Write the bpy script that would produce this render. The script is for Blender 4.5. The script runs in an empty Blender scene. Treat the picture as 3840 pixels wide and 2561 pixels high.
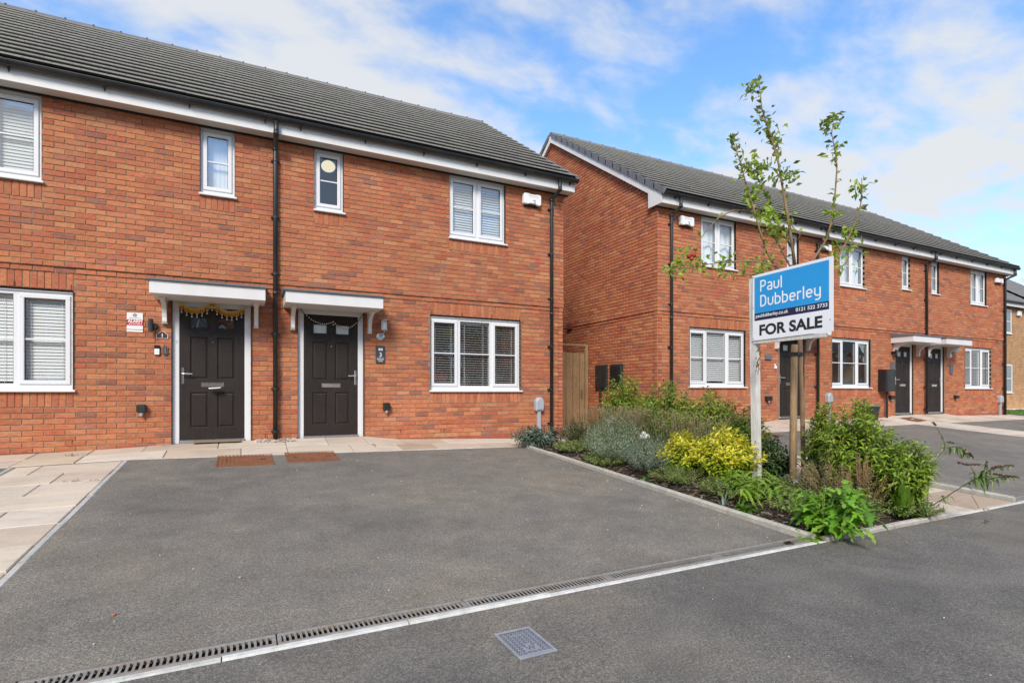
import bpy, math, random
from mathutils import Vector, Matrix
R = random.Random(11)
SC = bpy.context.scene
COL = SC.collection
# ------------------------------------------------------------------ camera
# calibrated from the facade's vanishing points (pixels of the 3840 x 2561 photograph)
F, CX, HY, D, CZ = 2011.0, 1920.0, 1469.0, 9.1, 0.73
ANG = math.atan2(4020, 2011)
SA, CA = math.sin(ANG), math.cos(ANG)
cam = bpy.data.cameras.new('camera')
cam.sensor_width = 36.0
cam.lens = 36.0 * F / 3840.0
cam.shift_y = (HY - 1280.5) / 3840.0
cam.clip_start = 0.05
cam.clip_end = 6000
camo = bpy.data.objects.new('camera', cam)
COL.objects.link(camo)
camo.location = (0, -D, CZ)
camo.rotation_euler = (math.radians(90), 0, -math.atan2(CA, SA))
SC.camera = camo
# ------------------------------------------------------------------ sky and sun
SUN_EL, SUN_AZ = math.radians(38), math.radians(215)      # azimuth clockwise from +Y
W = bpy.data.worlds.new('World')
SC.world = W
W.use_nodes = True
nt = W.node_tree
nt.nodes.clear()
def wn(t, **k):
    n = nt.nodes.new(t)
    for a, b in k.items():
        setattr(n, a, b)
    return n
wl = nt.links.new
out = wn('ShaderNodeOutputWorld')
sky = wn('ShaderNodeTexSky', sky_type='NISHITA', sun_disc=False, sun_elevation=SUN_EL, sun_rotation=SUN_AZ)
sky.air_density, sky.dust_density, sky.ozone_density = 1.0, 0.4, 3.0
bg = wn('ShaderNodeBackground'); bg.inputs[1].default_value = 0.122
hs = wn('ShaderNodeHueSaturation'); hs.inputs['Saturation'].default_value = 1.2
wl(sky.outputs[0], hs.inputs['Color'])
wl(hs.outputs[0], bg.inputs[0])
tc = wn('ShaderNodeTexCoord')
sep = wn('ShaderNodeSeparateXYZ'); wl(tc.outputs['Generated'], sep.inputs[0])
def m(op, a, b=None, c=None):
    n = wn('ShaderNodeMath', operation=op)
    for i, v in enumerate((a, b, c)):
        if v is None: continue
        if isinstance(v, (int, float)): n.inputs[i].default_value = v
        else: wl(v, n.inputs[i])
    return n.outputs[0]
zz = m('ADD', m('ABSOLUTE', sep.outputs[2]), 0.22)
cmb = wn('ShaderNodeCombineXYZ')
wl(m('DIVIDE', sep.outputs[0], zz), cmb.inputs[0])
wl(m('DIVIDE', sep.outputs[1], zz), cmb.inputs[1])
def wnoise(scale, detail, rough, loc, stretch, dist=0.0):
    mp = wn('ShaderNodeMapping')
    mp.inputs['Location'].default_value = loc
    mp.inputs['Rotation'].default_value = (0, 0, math.radians(38))
    mp.inputs['Scale'].default_value = stretch
    wl(cmb.outputs[0], mp.inputs[0])
    n = wn('ShaderNodeTexNoise')
    n.inputs['Scale'].default_value = scale
    n.inputs['Detail'].default_value = detail
    n.inputs['Roughness'].default_value = rough
    n.inputs['Distortion'].default_value = dist
    wl(mp.outputs[0], n.inputs['Vector'])
    return n.outputs[0]
n1 = wnoise(1.5, 7, 0.52, (3.1, 1.7, 0), (1.0, 1.35, 1), 0.25)
n2 = wnoise(4.5, 6, 0.55, (8.4, 2.2, 0), (1.0, 1.6, 1), 0.2)
nn = m('ADD', m('MULTIPLY', n1, 0.60), m('MULTIPLY', n2, 0.40))
ramp = wn('ShaderNodeValToRGB')
ramp.color_ramp.interpolation = 'EASE'
ramp.color_ramp.elements[0].position = 0.41; ramp.color_ramp.elements[0].color = (0.06, 0.06, 0.06, 1)
ramp.color_ramp.elements[1].position = 0.60; ramp.color_ramp.elements[1].color = (0.93, 0.93, 0.93, 1)
wl(nn, ramp.inputs[0])
# haze of thin cloud thickens evenly towards the horizon all round
hz = m('POWER', m('SUBTRACT', 1.0, m('MINIMUM', m('ABSOLUTE', sep.outputs[2]), 1.0)), 5.0)
fac = m('MINIMUM', m('ADD', ramp.outputs[0], m('MULTIPLY', hz, 0.62)), 0.97)
bg2 = wn('ShaderNodeBackground')
bg2.inputs[0].default_value = (0.95, 0.975, 1.0, 1)
bg2.inputs[1].default_value = 0.32
mx = wn('ShaderNodeMixShader')
wl(fac, mx.inputs[0]); wl(bg.outputs[0], mx.inputs[1]); wl(bg2.outputs[0], mx.inputs[2])
wl(mx.outputs[0], out.inputs[0])
sl = bpy.data.lights.new('sun', 'SUN')
sl.energy = 1.5
sl.angle = math.radians(18)
sl.color = (1.0, 0.93, 0.83)
so = bpy.data.objects.new('sun', sl)
COL.objects.link(so)
sd = Vector((math.sin(SUN_AZ) * math.cos(SUN_EL), math.cos(SUN_AZ) * math.cos(SUN_EL), math.sin(SUN_EL)))
so.rotation_euler = sd.to_track_quat('Z', 'Y').to_euler()
so.location = sd * 60
vs = SC.view_settings
vs.view_transform = 'Standard'
vs.look = 'None'
vs.exposure = 1.4
vs.gamma = 1.0
vs.use_curve_mapping = False
SC.cycles.use_denoising = True
SC.cycles.max_bounces = 8
SC.cycles.transparent_max_bounces = 16
SC.cycles.caustics_reflective = False
SC.cycles.caustics_refractive = False
# ------------------------------------------------------------------ photo pixel helpers
def plane(px, py, Y=0.0):
    u = (px - CX) / F; t = (D + Y) / (SA - CA * u)
    return t * (SA * u + CA), CZ - (py - HY) / F * t
def at(px, py, t):
    u = (px - CX) / F
    return Vector((t * (SA * u + CA), t * (SA - CA * u) - D, CZ - (py - HY) / F * t))
def lin(x, pts):
    if x <= pts[0][0]: return pts[0][1]
    for (a, b), (c, d) in zip(pts, pts[1:]):
        if x <= c: return b + (d - b) * (x - a) / (c - a)
    return pts[-1][1]
ZT = [(-6, -.20), (-2.8, -.15), (-1.28, -.114), (4.29, -.204), (6.3, -.19), (8, -.15), (16, -.12), (24, -.13), (40, -.1)]
ZWL = [(-6, -.13), (-2.8, -.092), (-1.28, -.045), (-.95, -.014), (1.85, -.014), (2.15, -.074), (4.6, -.159), (6.3, -.15), (8, -.1),
       (11.5, -.01), (11.8, .07), (13.1, .07), (13.4, .0), (16.5, .0), (16.8, .07), (19.75, .07), (20.1, .0), (23.5, -.06), (40, -.03)]
ROADZ, YR, YT = -0.52, -6.07, -0.93
def g(x, y):
    if y >= 0: return lin(x, ZWL)
    if y >= YT: return lin(x, ZWL) + (lin(x, ZT) - lin(x, ZWL)) * (y / YT)
    if y >= YR: return lin(x, ZT) + (ROADZ - lin(x, ZT)) * ((y - YT) / (YR - YT))
    return ROADZ
def on_ground(px, py, lift=0.0):
    a, b = 1.0, 60.0
    for _ in range(60):
        c = (a + b) / 2; p = at(px, py, c)
        if p.z > g(p.x, p.y) + lift: a = c
        else: b = c
    p = at(px, py, a)
    return Vector((p.x, p.y, g(p.x, p.y) + lift))
# ------------------------------------------------------------------ mesh collector
class MB:
    def __init__(s):
        s.v = []; s.f = []; s.c = []
    def add(s, pts, faces, col=(1, 1, 1)):
        o = len(s.v)
        s.v += [tuple(p) for p in pts]
        s.c += [col] * len(pts)
        s.f += [tuple(o + i for i in q) for q in faces]
    def box(s, x0, x1, y0, y1, z0, z1, col=(1, 1, 1)):
        s.add([(x0, y0, z0), (x1, y0, z0), (x1, y1, z0), (x0, y1, z0), (x0, y0, z1), (x1, y0, z1), (x1, y1, z1), (x0, y1, z1)],
              [(0, 3, 2, 1), (4, 5, 6, 7), (0, 1, 5, 4), (1, 2, 6, 5), (2, 3, 7, 6), (3, 0, 4, 7)], col)
    def bbox(s, x0, x1, y0, y1, z0, z1, b, col=(1, 1, 1)):
        """box with all edges chamfered by b"""
        P = []
        for z, k in ((z0, b), (z0 + b, 0), (z1 - b, 0), (z1, b)):
            for (x, y) in ((x0 + b, y0 + k), (x1 - b, y0 + k), (x1 - k, y0 + b), (x1 - k, y1 - b), (x1 - b, y1 - k), (x0 + b, y1 - k), (x0 + k, y1 - b), (x0 + k, y0 + b)):
                P.append((x, y, z))
        fc = [tuple(range(7, -1, -1)), tuple(range(24, 32))]
        for l in range(3):
            for i in range(8):
                j = (i + 1) % 8
                fc.append((l * 8 + i, l * 8 + j, l * 8 + 8 + j, l * 8 + 8 + i))
        s.add(P, fc, col)
    def poly(s, pts, col=(1, 1, 1)):
        s.add(pts, [tuple(range(len(pts)))], col)
    def prism(s, pts, d, col=(1, 1, 1)):
        """extrude a polygon (3d points) by vector d"""
        n = len(pts); d = Vector(d)
        P = [Vector(p) for p in pts] + [Vector(p) + d for p in pts]
        fc = [tuple(range(n - 1, -1, -1)), tuple(range(n, 2 * n))]
        fc += [(i, (i + 1) % n, n + (i + 1) % n, n + i) for i in range(n)]
        s.add(P, fc, col)
    def tube(s, pts, rad, n=8, col=(1, 1, 1), cap=True):
        pts = [Vector(p) for p in pts]
        if not hasattr(rad, '__len__'): rad = [rad] * len(pts)
        P = []; fc = []
        ref = None
        for i, p in enumerate(pts):
            t = (pts[min(i + 1, len(pts) - 1)] - pts[max(i - 1, 0)])
            t = t.normalized() if t.length > 1e-9 else Vector((0, 0, 1))
            if ref is None:
                ref = Vector((1, 0, 0)) if abs(t.x) < .8 else Vector((0, 1, 0))
            a = (ref - t * ref.dot(t)).normalized(); b = t.cross(a); ref = a
            for k in range(n):
                an = 2 * math.pi * k / n
                P.append(p + (a * math.cos(an) + b * math.sin(an)) * rad[i])
        for i in range(len(pts) - 1):
            for k in range(n):
                k2 = (k + 1) % n
                fc.append((i * n + k, i * n + k2, i * n + n + k2, i * n + n + k))
        if cap:
            fc.append(tuple(range(n - 1, -1, -1)))
            fc.append(tuple(range((len(pts) - 1) * n, len(pts) * n)))
        s.add(P, fc, col)
    def lathe(s, o, prof, n=16, axis='Z', col=(1, 1, 1)):
        o = Vector(o); P = []; fc = []
        for r, h in prof:
            for k in range(n):
                a = 2 * math.pi * k / n
                q = (r * math.cos(a), r * math.sin(a), h)
                if axis == 'Y': q = (q[0], q[2], q[1])
                if axis == 'X': q = (q[2], q[0], q[1])
                P.append(o + Vector(q))
        for i in range(len(prof) - 1):
            for k in range(n):
                k2 = (k + 1) % n
                fc.append((i * n + k, i * n + k2, i * n + n + k2, i * n + n + k))
        fc.append(tuple(range(n - 1, -1, -1))); fc.append(tuple(range((len(prof) - 1) * n, len(prof) * n)))
        s.add(P, fc, col)
    def ball(s, o, r, col=(1, 1, 1), n=8, k=5, sq=1.0):
        s.lathe(o, [(max(r * math.sin(math.pi * i / k), r * .02), -r * sq * math.cos(math.pi * i / k)) for i in range(k + 1)], n, 'Z', col)
    def leaf(s, p, d, n, L, Wd, col, droop=0.0, fold=0.25, wide=.45):
        d = Vector(d).normalized(); n = Vector(n)
        sd_ = d.cross(n)
        if sd_.length < 1e-4: sd_ = d.cross(Vector((1, .3, 0)))
        sd_.normalize(); n = sd_.cross(d)
        p = Vector(p)
        mid = p + d * L * wide - n * 0.0
        tip = p + d * L - Vector((0, 0, droop * L))
        a = mid + sd_ * Wd / 2 + n * Wd * fold
        b = mid - sd_ * Wd / 2 + n * Wd * fold
        s.add([p, a, tip, b, mid], [(0, 4, 1), (1, 4, 2), (0, 3, 4), (3, 2, 4)], col)
    def build(s, name, mt, parent=None, smooth=False):
        me = bpy.data.meshes.new(name)
        me.from_pydata(s.v, [], s.f)
        at_ = me.color_attributes.new('col', 'FLOAT_COLOR', 'POINT')
        fl = []
        for c in s.c: fl += [c[0], c[1], c[2], 1.0]
        at_.data.foreach_set('color', fl)
        me.materials.append(mt)
        if smooth:
            me.polygons.foreach_set('use_smooth', [True] * len(me.polygons))
        me.update()
        return link(name, me, parent)
def link(name, me, parent=None):
    o = bpy.data.objects.new(name, me)
    COL.objects.link(o)
    if parent is not None:
        o.parent = parent
        o.matrix_parent_inverse = Matrix.Translation(-WORLD.get(parent.name, Vector()))
    return o
WORLD = {}
def tag(o, label=None, cat=None, group=None, kind=None):
    if label: o['label'] = label
    if cat: o['category'] = cat
    if group: o['group'] = group
    if kind: o['kind'] = kind
    return o
def thing(name, loc, label, cat, group=None):
    o = bpy.data.objects.new(name, None)
    o.empty_display_size = 0.2
    COL.objects.link(o)
    o.location = loc
    WORLD[o.name] = Vector(loc)
    return tag(o, label, cat, group)
# ------------------------------------------------------------------ materials
MAT = {}
def node_mat(name):
    mt = bpy.data.materials.new(name); mt.use_nodes = True
    t = mt.node_tree; t.nodes.clear()
    return mt, t
class N:
    def __init__(s, t): s.t = t
    def __call__(s, typ, ins=None, **k):
        n = s.t.nodes.new(typ)
        for a, b in k.items(): setattr(n, a, b)
        for a, b in (ins or {}).items():
            if hasattr(b, 'is_linked') or isinstance(b, bpy.types.NodeSocket): s.t.links.new(b, n.inputs[a])
            else: n.inputs[a].default_value = b
        return n
def vcol(c): return (c[0], c[1], c[2], 1)
def noise(q, scale, detail=3, rough=.55, stretch=None, vec=None, dist=0.0):
    v = vec if vec is not None else q('ShaderNodeNewGeometry').outputs['Position']
    if stretch:
        v = q('ShaderNodeMapping', {'Vector': v, 'Scale': stretch}).outputs[0]
    return q('ShaderNodeTexNoise', {'Vector': v, 'Scale': scale, 'Detail': detail, 'Roughness': rough, 'Distortion': dist}).outputs[0]
def ramp_(q, v, stops):
    r = q('ShaderNodeValToRGB', {'Fac': v})
    e = r.color_ramp.elements
    while len(e) < len(stops): e.new(.5)
    for i, (p, c) in enumerate(stops):
        e[i].position = p
        e[i].color = vcol(c) if hasattr(c, '__len__') else (c, c, c, 1)
    return r.outputs[0]
def mixc(q, f, a, b, mode='MIX'):
    n = q('ShaderNodeMix', data_type='RGBA', blend_type=mode)
    for i, v in ((0, f), (6, a), (7, b)):
        if isinstance(v, bpy.types.NodeSocket): q.t.links.new(v, n.inputs[i])
        elif i == 0: n.inputs[0].default_value = v
        else: n.inputs[i].default_value = vcol(v)
    return n.outputs[2]
def simple(name, col, rough=.5, metal=0.0, spec=.5, attr=False, mot=None, bump=None, coat=0.0, stretch=None, streak=None):
    """mot=(scale, amount): mottling; bump=(scale, distance); streak=(scale, amount, colour): dirt"""
    mt, t = node_mat(name); q = N(t)
    if attr:
        c = q('ShaderNodeAttribute', attribute_name='col').outputs['Color']
        if col != (1, 1, 1): c = mixc(q, 1.0, c, col, 'MULTIPLY')
    else:
        c = q('ShaderNodeRGB').outputs[0]; c.default_value = vcol(col)
    if mot:
        nz = noise(q, mot[0], 4, .6, stretch)
        r = ramp_(q, nz, [(.25, 1 - mot[1]), (.75, 1 + mot[1])])
        c = mixc(q, 1.0, c, r, 'MULTIPLY')
    if streak:
        nz = noise(q, streak[0], 5, .65, (1, 1, .25))
        r = ramp_(q, nz, [(.45, 0.0), (.75, streak[1])])
        c = mixc(q, r, c, streak[2])
    p = q('ShaderNodeBsdfPrincipled', {'Base Color': c, 'Roughness': rough, 'Metallic': metal, 'Specular IOR Level': spec, 'Coat Weight': coat})
    if bump:
        nz = noise(q, bump[0], 4, .6, stretch)
        b = q('ShaderNodeBump', {'Height': nz, 'Strength': 1.0, 'Distance': bump[1]})
        t.links.new(b.outputs[0], p.inputs['Normal'])
    o = q('ShaderNodeOutputMaterial'); t.links.new(p.outputs[0], o.inputs[0])
    MAT[name] = mt
    return mt
# brick: piece colour comes with the piece; drag-wire grain and burnt blotches on top
def brick_mat(name):
    mt, t = node_mat(name); q = N(t)
    c = q('ShaderNodeAttribute', attribute_name='col').outputs['Color']
    g1 = ramp_(q, noise(q, 16, 5, .65, (1, 1, 2.6)), [(.28, .72), (.5, 1.0), (.74, 1.22)])
    c = mixc(q, 1.0, c, g1, 'MULTIPLY')
    g2 = ramp_(q, noise(q, 60, 4, .6, (.6, .6, 3.2)), [(.3, .80), (.7, 1.16)])
    c = mixc(q, 1.0, c, g2, 'MULTIPLY')
    lt = ramp_(q, noise(q, 34, 3, .6, (.5, .5, 2.5)), [(.66, 0.0), (.78, .35)])
    c = mixc(q, lt, c, (.66, .32, .16))
    big = ramp_(q, noise(q, .55, 3, .5), [(.3, .9), (.7, 1.1)])
    c = mixc(q, 1.0, c, big, 'MULTIPLY')
    bl = ramp_(q, noise(q, 1.4, 6, .75, (1, 1, 1.5), None, .5), [(.50, 0.0), (.78, .22)])
    c = mixc(q, bl, c, (.52, .36, .25))
    grain_nz = noise(q, 90, 5, .7, (.6, .6, 2.2))  # fine surface grain, used only as bump height
    b = q('ShaderNodeBump', {'Height': grain_nz, 'Strength': .75, 'Distance': .006})
    p = q('ShaderNodeBsdfPrincipled', {'Base Color': c, 'Roughness': .88, 'Specular IOR Level': .25, 'Normal': b.outputs[0]})
    o = q('ShaderNodeOutputMaterial'); t.links.new(p.outputs[0], o.inputs[0])
    MAT[name] = mt; return mt
def tarmac_mat(name, base, tint):
    mt, t = node_mat(name); q = N(t)
    f = q('ShaderNodeMath', {0: noise(q, 150, 2, .8), 1: .5, 2: q('ShaderNodeMath', {0: noise(q, 72, 4, .85), 1: .5}, operation='MULTIPLY').outputs[0]}, operation='MULTIPLY_ADD').outputs[0]
    c = ramp_(q, f, [(.36, base * .34), (.46, base * .80), (.54, base * 1.22), (.64, base * 2.4)])
    c = mixc(q, 1.0, c, tint, 'MULTIPLY')
    v = q('ShaderNodeTexVoronoi', {'Vector': q('ShaderNodeNewGeometry').outputs['Position'], 'Scale': 70.0, 'Randomness': 1.0})
    chip = mixc(q, 1.0, ramp_(q, v.outputs['Distance'], [(.12, 1.0), (.26, 0.0)]), ramp_(q, v.outputs['Color'], [(.72, 0.0), (.80, 1.0)]), 'MULTIPLY')
    c = mixc(q, mixc(q, 1.0, chip, (.55, .55, .55), 'MULTIPLY'), c, (.42, .40, .36))
    l = ramp_(q, noise(q, .7, 5, .6, None, None, .4), [(.28, (.72, .73, .76)), (.48, (1, 1, 1)), (.72, (1.28, 1.22, 1.10))])
    c = mixc(q, 1.0, c, l, 'MULTIPLY')
    l2 = ramp_(q, noise(q, 3.2, 5, .7), [(.3, .82), (.7, 1.16)])
    c = mixc(q, 1.0, c, l2, 'MULTIPLY')
    oil = ramp_(q, noise(q, 1.9, 3, .5, None, None, .3), [(.70, 0.0), (.80, .45)])
    c = mixc(q, oil, c, (.075, .062, .050))
    tan_ = ramp_(q, noise(q, 1.1, 5, .7, (1.3, .5, 1)), [(.56, 0.0), (.76, .30)])
    c = mixc(q, tan_, c, (.24, .19, .13))
    b = q('ShaderNodeBump', {'Height': f, 'Strength': .8, 'Distance': .006})
    p = q('ShaderNodeBsdfPrincipled', {'Base Color': c, 'Roughness': .87, 'Specular IOR Level': .35, 'Normal': b.outputs[0]})
    o = q('ShaderNodeOutputMaterial'); t.links.new(p.outputs[0], o.inputs[0])
    MAT[name] = mt; return mt
def leaf_mat(name, rough=.45, trans=.28, spec=.45):
    mt, t = node_mat(name); q = N(t)
    c = q('ShaderNodeAttribute', attribute_name='col').outputs['Color']
    l = ramp_(q, noise(q, 26, 2, .5), [(.3, .8), (.7, 1.2)])
    c = mixc(q, 1.0, c, l, 'MULTIPLY')
    p = q('ShaderNodeBsdfPrincipled', {'Base Color': c, 'Roughness': rough, 'Specular IOR Level': spec})
    tr = q('ShaderNodeBsdfTranslucent', {'Color': mixc(q, 1.0, c, (1.25, 1.2, .7), 'MULTIPLY')})
    mx_ = q('ShaderNodeMixShader', {0: trans, 1: p.outputs[0], 2: tr.outputs[0]})
    o = q('ShaderNodeOutputMaterial'); t.links.new(mx_.outputs[0], o.inputs[0])
    MAT[name] = mt; return mt
def glass_mat(name, ior=1.9, tint=(.93, .96, .96)):
    mt, t = node_mat(name); q = N(t)
    lw = q('ShaderNodeLayerWeight', {'Blend': .5}).outputs['Facing']     # same from both sides of the pane
    r0 = ((ior - 1) / (ior + 1)) ** 2 * 1.8
    fr = q('ShaderNodeMath', {0: q('ShaderNodeMath', {0: lw, 1: 4.0}, operation='POWER').outputs[0], 1: 1 - r0, 2: r0}, operation='MULTIPLY_ADD')
    tr = q('ShaderNodeBsdfTransparent', {'Color': vcol(tint)})
    nz = noise(q, 1.6, 2, .5)
    b = q('ShaderNodeBump', {'Height': nz, 'Strength': .35, 'Distance': .02})
    gl = q('ShaderNodeBsdfGlossy', {'Color': (1, 1, 1, 1), 'Roughness': 0.0, 'Normal': b.outputs[0]})
    mx_ = q('ShaderNodeMixShader', {0: fr.outputs[0], 1: tr.outputs[0], 2: gl.outputs[0]})
    o = q('ShaderNodeOutputMaterial'); t.links.new(mx_.outputs[0], o.inputs[0])
    MAT[name] = mt; return mt
def wood_mat(name, a, b, scale, rough, stretch, bump=.002):
    mt, t = node_mat(name); q = N(t)
    v = q('ShaderNodeMapping', {'Vector': q('ShaderNodeNewGeometry').outputs['Position'], 'Scale': stretch}).outputs[0]
    nz = noise(q, scale, 4, .6, None, v, 1.6)
    wv = q('ShaderNodeMath', {0: nz, 1: 9.0}, operation='MULTIPLY').outputs[0]
    wv = q('ShaderNodeMath', {0: wv}, operation='FRACT').outputs[0]
    c = ramp_(q, wv, [(0.0, a), (.5, b), (1.0, a)])
    l = ramp_(q, noise(q, 2.5, 3, .6), [(.3, .85), (.7, 1.15)])
    c = mixc(q, 1.0, c, l, 'MULTIPLY')
    bp = q('ShaderNodeBump', {'Height': wv, 'Strength': .7, 'Distance': bump})
    p = q('ShaderNodeBsdfPrincipled', {'Base Color': c, 'Roughness': rough, 'Specular IOR Level': .3, 'Normal': bp.outputs[0]})
    o = q('ShaderNodeOutputMaterial'); t.links.new(p.outputs[0], o.inputs[0])
    MAT[name] = mt; return mt
def bricktex_mat(name, a, b, mortar):
    """brick pattern for walls too far away to tell the bricks apart"""
    mt, t = node_mat(name); q = N(t)
    pos = q('ShaderNodeSeparateXYZ', {0: q('ShaderNodeNewGeometry').outputs['Position']})
    xy = q('ShaderNodeMath', {0: pos.outputs[0], 1: pos.outputs[1]}, operation='ADD').outputs[0]
    v = q('ShaderNodeCombineXYZ', {0: xy, 1: pos.outputs[2]}).outputs[0]
    br = q('ShaderNodeTexBrick', {'Vector': v, 'Color1': vcol(a), 'Color2': vcol(b), 'Mortar': vcol(mortar), 'Scale': 1.0, 'Mortar Size': .008, 'Brick Width': .225, 'Row Height': .075, 'Bias': 0.0})
    l = ramp_(q, noise(q, 5, 5, .7), [(.3, .8), (.7, 1.2)])
    c = mixc(q, 1.0, br.outputs[0], l, 'MULTIPLY')
    p = q('ShaderNodeBsdfPrincipled', {'Base Color': c, 'Roughness': .9, 'Specular IOR Level': .2})
    o = q('ShaderNodeOutputMaterial'); t.links.new(p.outputs[0], o.inputs[0])
    MAT[name] = mt; return mt
brick_mat('brick')
simple('mortar', (.31, .205, .135), .95, spec=.1, mot=(9, .25), bump=(120, .003))
simple('upvc', (.72, .72, .73), .32, spec=.5, streak=(2.2, .10, (.60, .57, .50)))
simple('fascia', (.70, .69, .68), .42, spec=.45, streak=(3.0, .28, (.55, .49, .40)))
simple('soffit', (.66, .64, .60), .55, streak=(2.5, .2, (.45, .41, .35)))
simple('black_plastic', (.014, .015, .016), .38, spec=.5, mot=(3, .25), streak=(2.0, .30, (.10, .095, .085)))
simple('roof_tile', (1, 1, 1), .85, spec=.25, attr=True, mot=(22, .16), bump=(140, .002), streak=(3.0, .25, (.24, .235, .21)))
simple('verge', (.135, .14, .15), .6, mot=(6, .12))
simple('lead', (.13, .135, .15), .55, mot=(5, .15))
simple('door_paint', (.019, .014, .012), .42, spec=.3)
wood_mat('door_grain', (.018, .0125, .0105), (.030, .021, .017), 3.0, .55, (3.2, 3.2, .55), .0006)
simple('chrome', (.78, .77, .75), .22, metal=1.0, mot=(12, .06))
simple('brushed_steel', (.60, .59, .57), .35, metal=1.0, mot=(20, .1))
glass_mat('glass', 1.65)
glass_mat('glass_bright', 2.05)
simple('frosted', (.62, .68, .66), .28, spec=.6, mot=(60, .08), bump=(220, .002))
simple('blind', (.74, .73, .71), .5, mot=(4, .04))
simple('room', (.30, .26, .22), .9, mot=(2, .1))
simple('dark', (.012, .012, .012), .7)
simple('white_plastic', (.80, .80, .80), .4)
simple('grey_plastic', (.36, .38, .41), .45, mot=(5, .08), streak=(4, .2, (.25, .25, .25)))
simple('red_vent', (.16, .028, .018), .6)
tarmac_mat('tarmac_drive', .168, (1.0, .90, .75))
tarmac_mat('tarmac_road', .146, (1.0, .905, .77))
simple('concrete', (1, 1, 1), .9, spec=.25, attr=True, mot=(18, .22), bump=(150, .004), streak=(5, .35, (.24, .22, .18)))
def slab_mat():
    mt, t = node_mat('sandstone'); q = N(t)
    c = q('ShaderNodeAttribute', attribute_name='col').outputs['Color']
    bd = ramp_(q, noise(q, 2.2, 6, .62, (.6, 1.6, 1), None, .8), [(.3, (.84, .82, .80)), (.5, (1, 1, 1)), (.72, (1.12, 1.08, 1.04))])
    c = mixc(q, 1.0, c, bd, 'MULTIPLY')
    f = noise(q, 60, 4, .7)
    c = mixc(q, 1.0, c, ramp_(q, f, [(.3, .90), (.7, 1.08)]), 'MULTIPLY')
    st = ramp_(q, noise(q, 1.3, 5, .7), [(.52, 0.0), (.78, .35)])
    c = mixc(q, st, c, (.30, .24, .18))
    b = q('ShaderNodeBump', {'Height': noise(q, 14, 5, .6), 'Strength': .6, 'Distance': .006})
    p = q('ShaderNodeBsdfPrincipled', {'Base Color': c, 'Roughness': .8, 'Specular IOR Level': .3, 'Normal': b.outputs[0]})
    o = q('ShaderNodeOutputMaterial'); t.links.new(p.outputs[0], o.inputs[0])
    MAT['sandstone'] = mt
slab_mat()
simple('joint', (.30, .26, .21), .95, mot=(30, .3))
simple('iron', (.26, .245, .215), .7, metal=.1, mot=(25, .25), streak=(9, .6, (.22, .11, .05)), bump=(90, .002))
simple('rust', (.225, .085, .035), .8, mot=(14, .3), bump=(120, .002), streak=(6, .4, (.10, .05, .03)))
simple('cover_grey', (.25, .26, .29), .5, mot=(30, .15))
simple('cover_dark', (.07, .075, .09), .6)
simple('soil', (.045, .030, .020), .97, mot=(35, .45), bump=(60, .02))
simple('chips', (1, 1, 1), .9, attr=True)
leaf_mat('leaf', .42, .36)
leaf_mat('leaf_matt', .75, .25, .2)
simple('stem', (.17, .10, .06), .85, attr=False, mot=(30, .3), bump=(80, .002))
simple('twig', (1, 1, 1), .8, attr=True, mot=(30, .2))
wood_mat('post_paint', (.50, .48, .44), (.62, .60, .56), 2.0, .7, (3, 3, .3), .0008)
wood_mat('stake_wood', (.30, .19, .10), (.42, .29, .16), 2.2, .8, (4, 4, .35), .0012)
wood_mat('gate_wood', (.24, .15, .075), (.36, .24, .13), 2.4, .85, (5, 5, .45), .0012)
simple('bark', (.25, .15, .085), .85, mot=(12, .35), bump=(40, .004), stretch=(1, 1, .4))
simple('sign_white', (.78, .79, .82), .4, mot=(3, .04))
simple('sign_blue', (.018, .30, .66), .4, mot=(3, .06))
simple('sign_navy', (.012, .016, .06), .4)
simple('ink', (.014, .014, .016), .5)
simple('ink_white', (.82, .83, .85), .5)
simple('red_print', (.42, .022, .022), .5)
simple('flat', (1, 1, 1), .6, attr=True)
simple('petal', (1, 1, 1), .7, attr=True, spec=.2)
simple('grass', (1, 1, 1), .8, attr=True)
simple('earth', (.09, .12, .04), .95, mot=(3, .3))
bricktex_mat('far_brick', (.44, .13, .06), (.54, .18, .08), (.36, .27, .2))
bricktex_mat('buff_brick', (.36, .17, .075), (.44, .23, .10), (.42, .32, .22))
mt_, t_ = node_mat('lamp_glow'); q_ = N(t_)
e_ = q_('ShaderNodeEmission', {'Color': (1, .86, .55, 1), 'Strength': .36}); o_ = q_('ShaderNodeOutputMaterial'); t_.links.new(e_.outputs[0], o_.inputs[0])
MAT['lamp_glow'] = mt_
M = MAT
def V3(*a): return Vector(a)
def jit(c, k=.1, r=R):
    s_ = 1 + r.uniform(-k, k)
    return (c[0] * s_, c[1] * s_ * (1 + r.uniform(-k, k) * .3), c[2] * s_ * (1 + r.uniform(-k, k) * .3))
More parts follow.
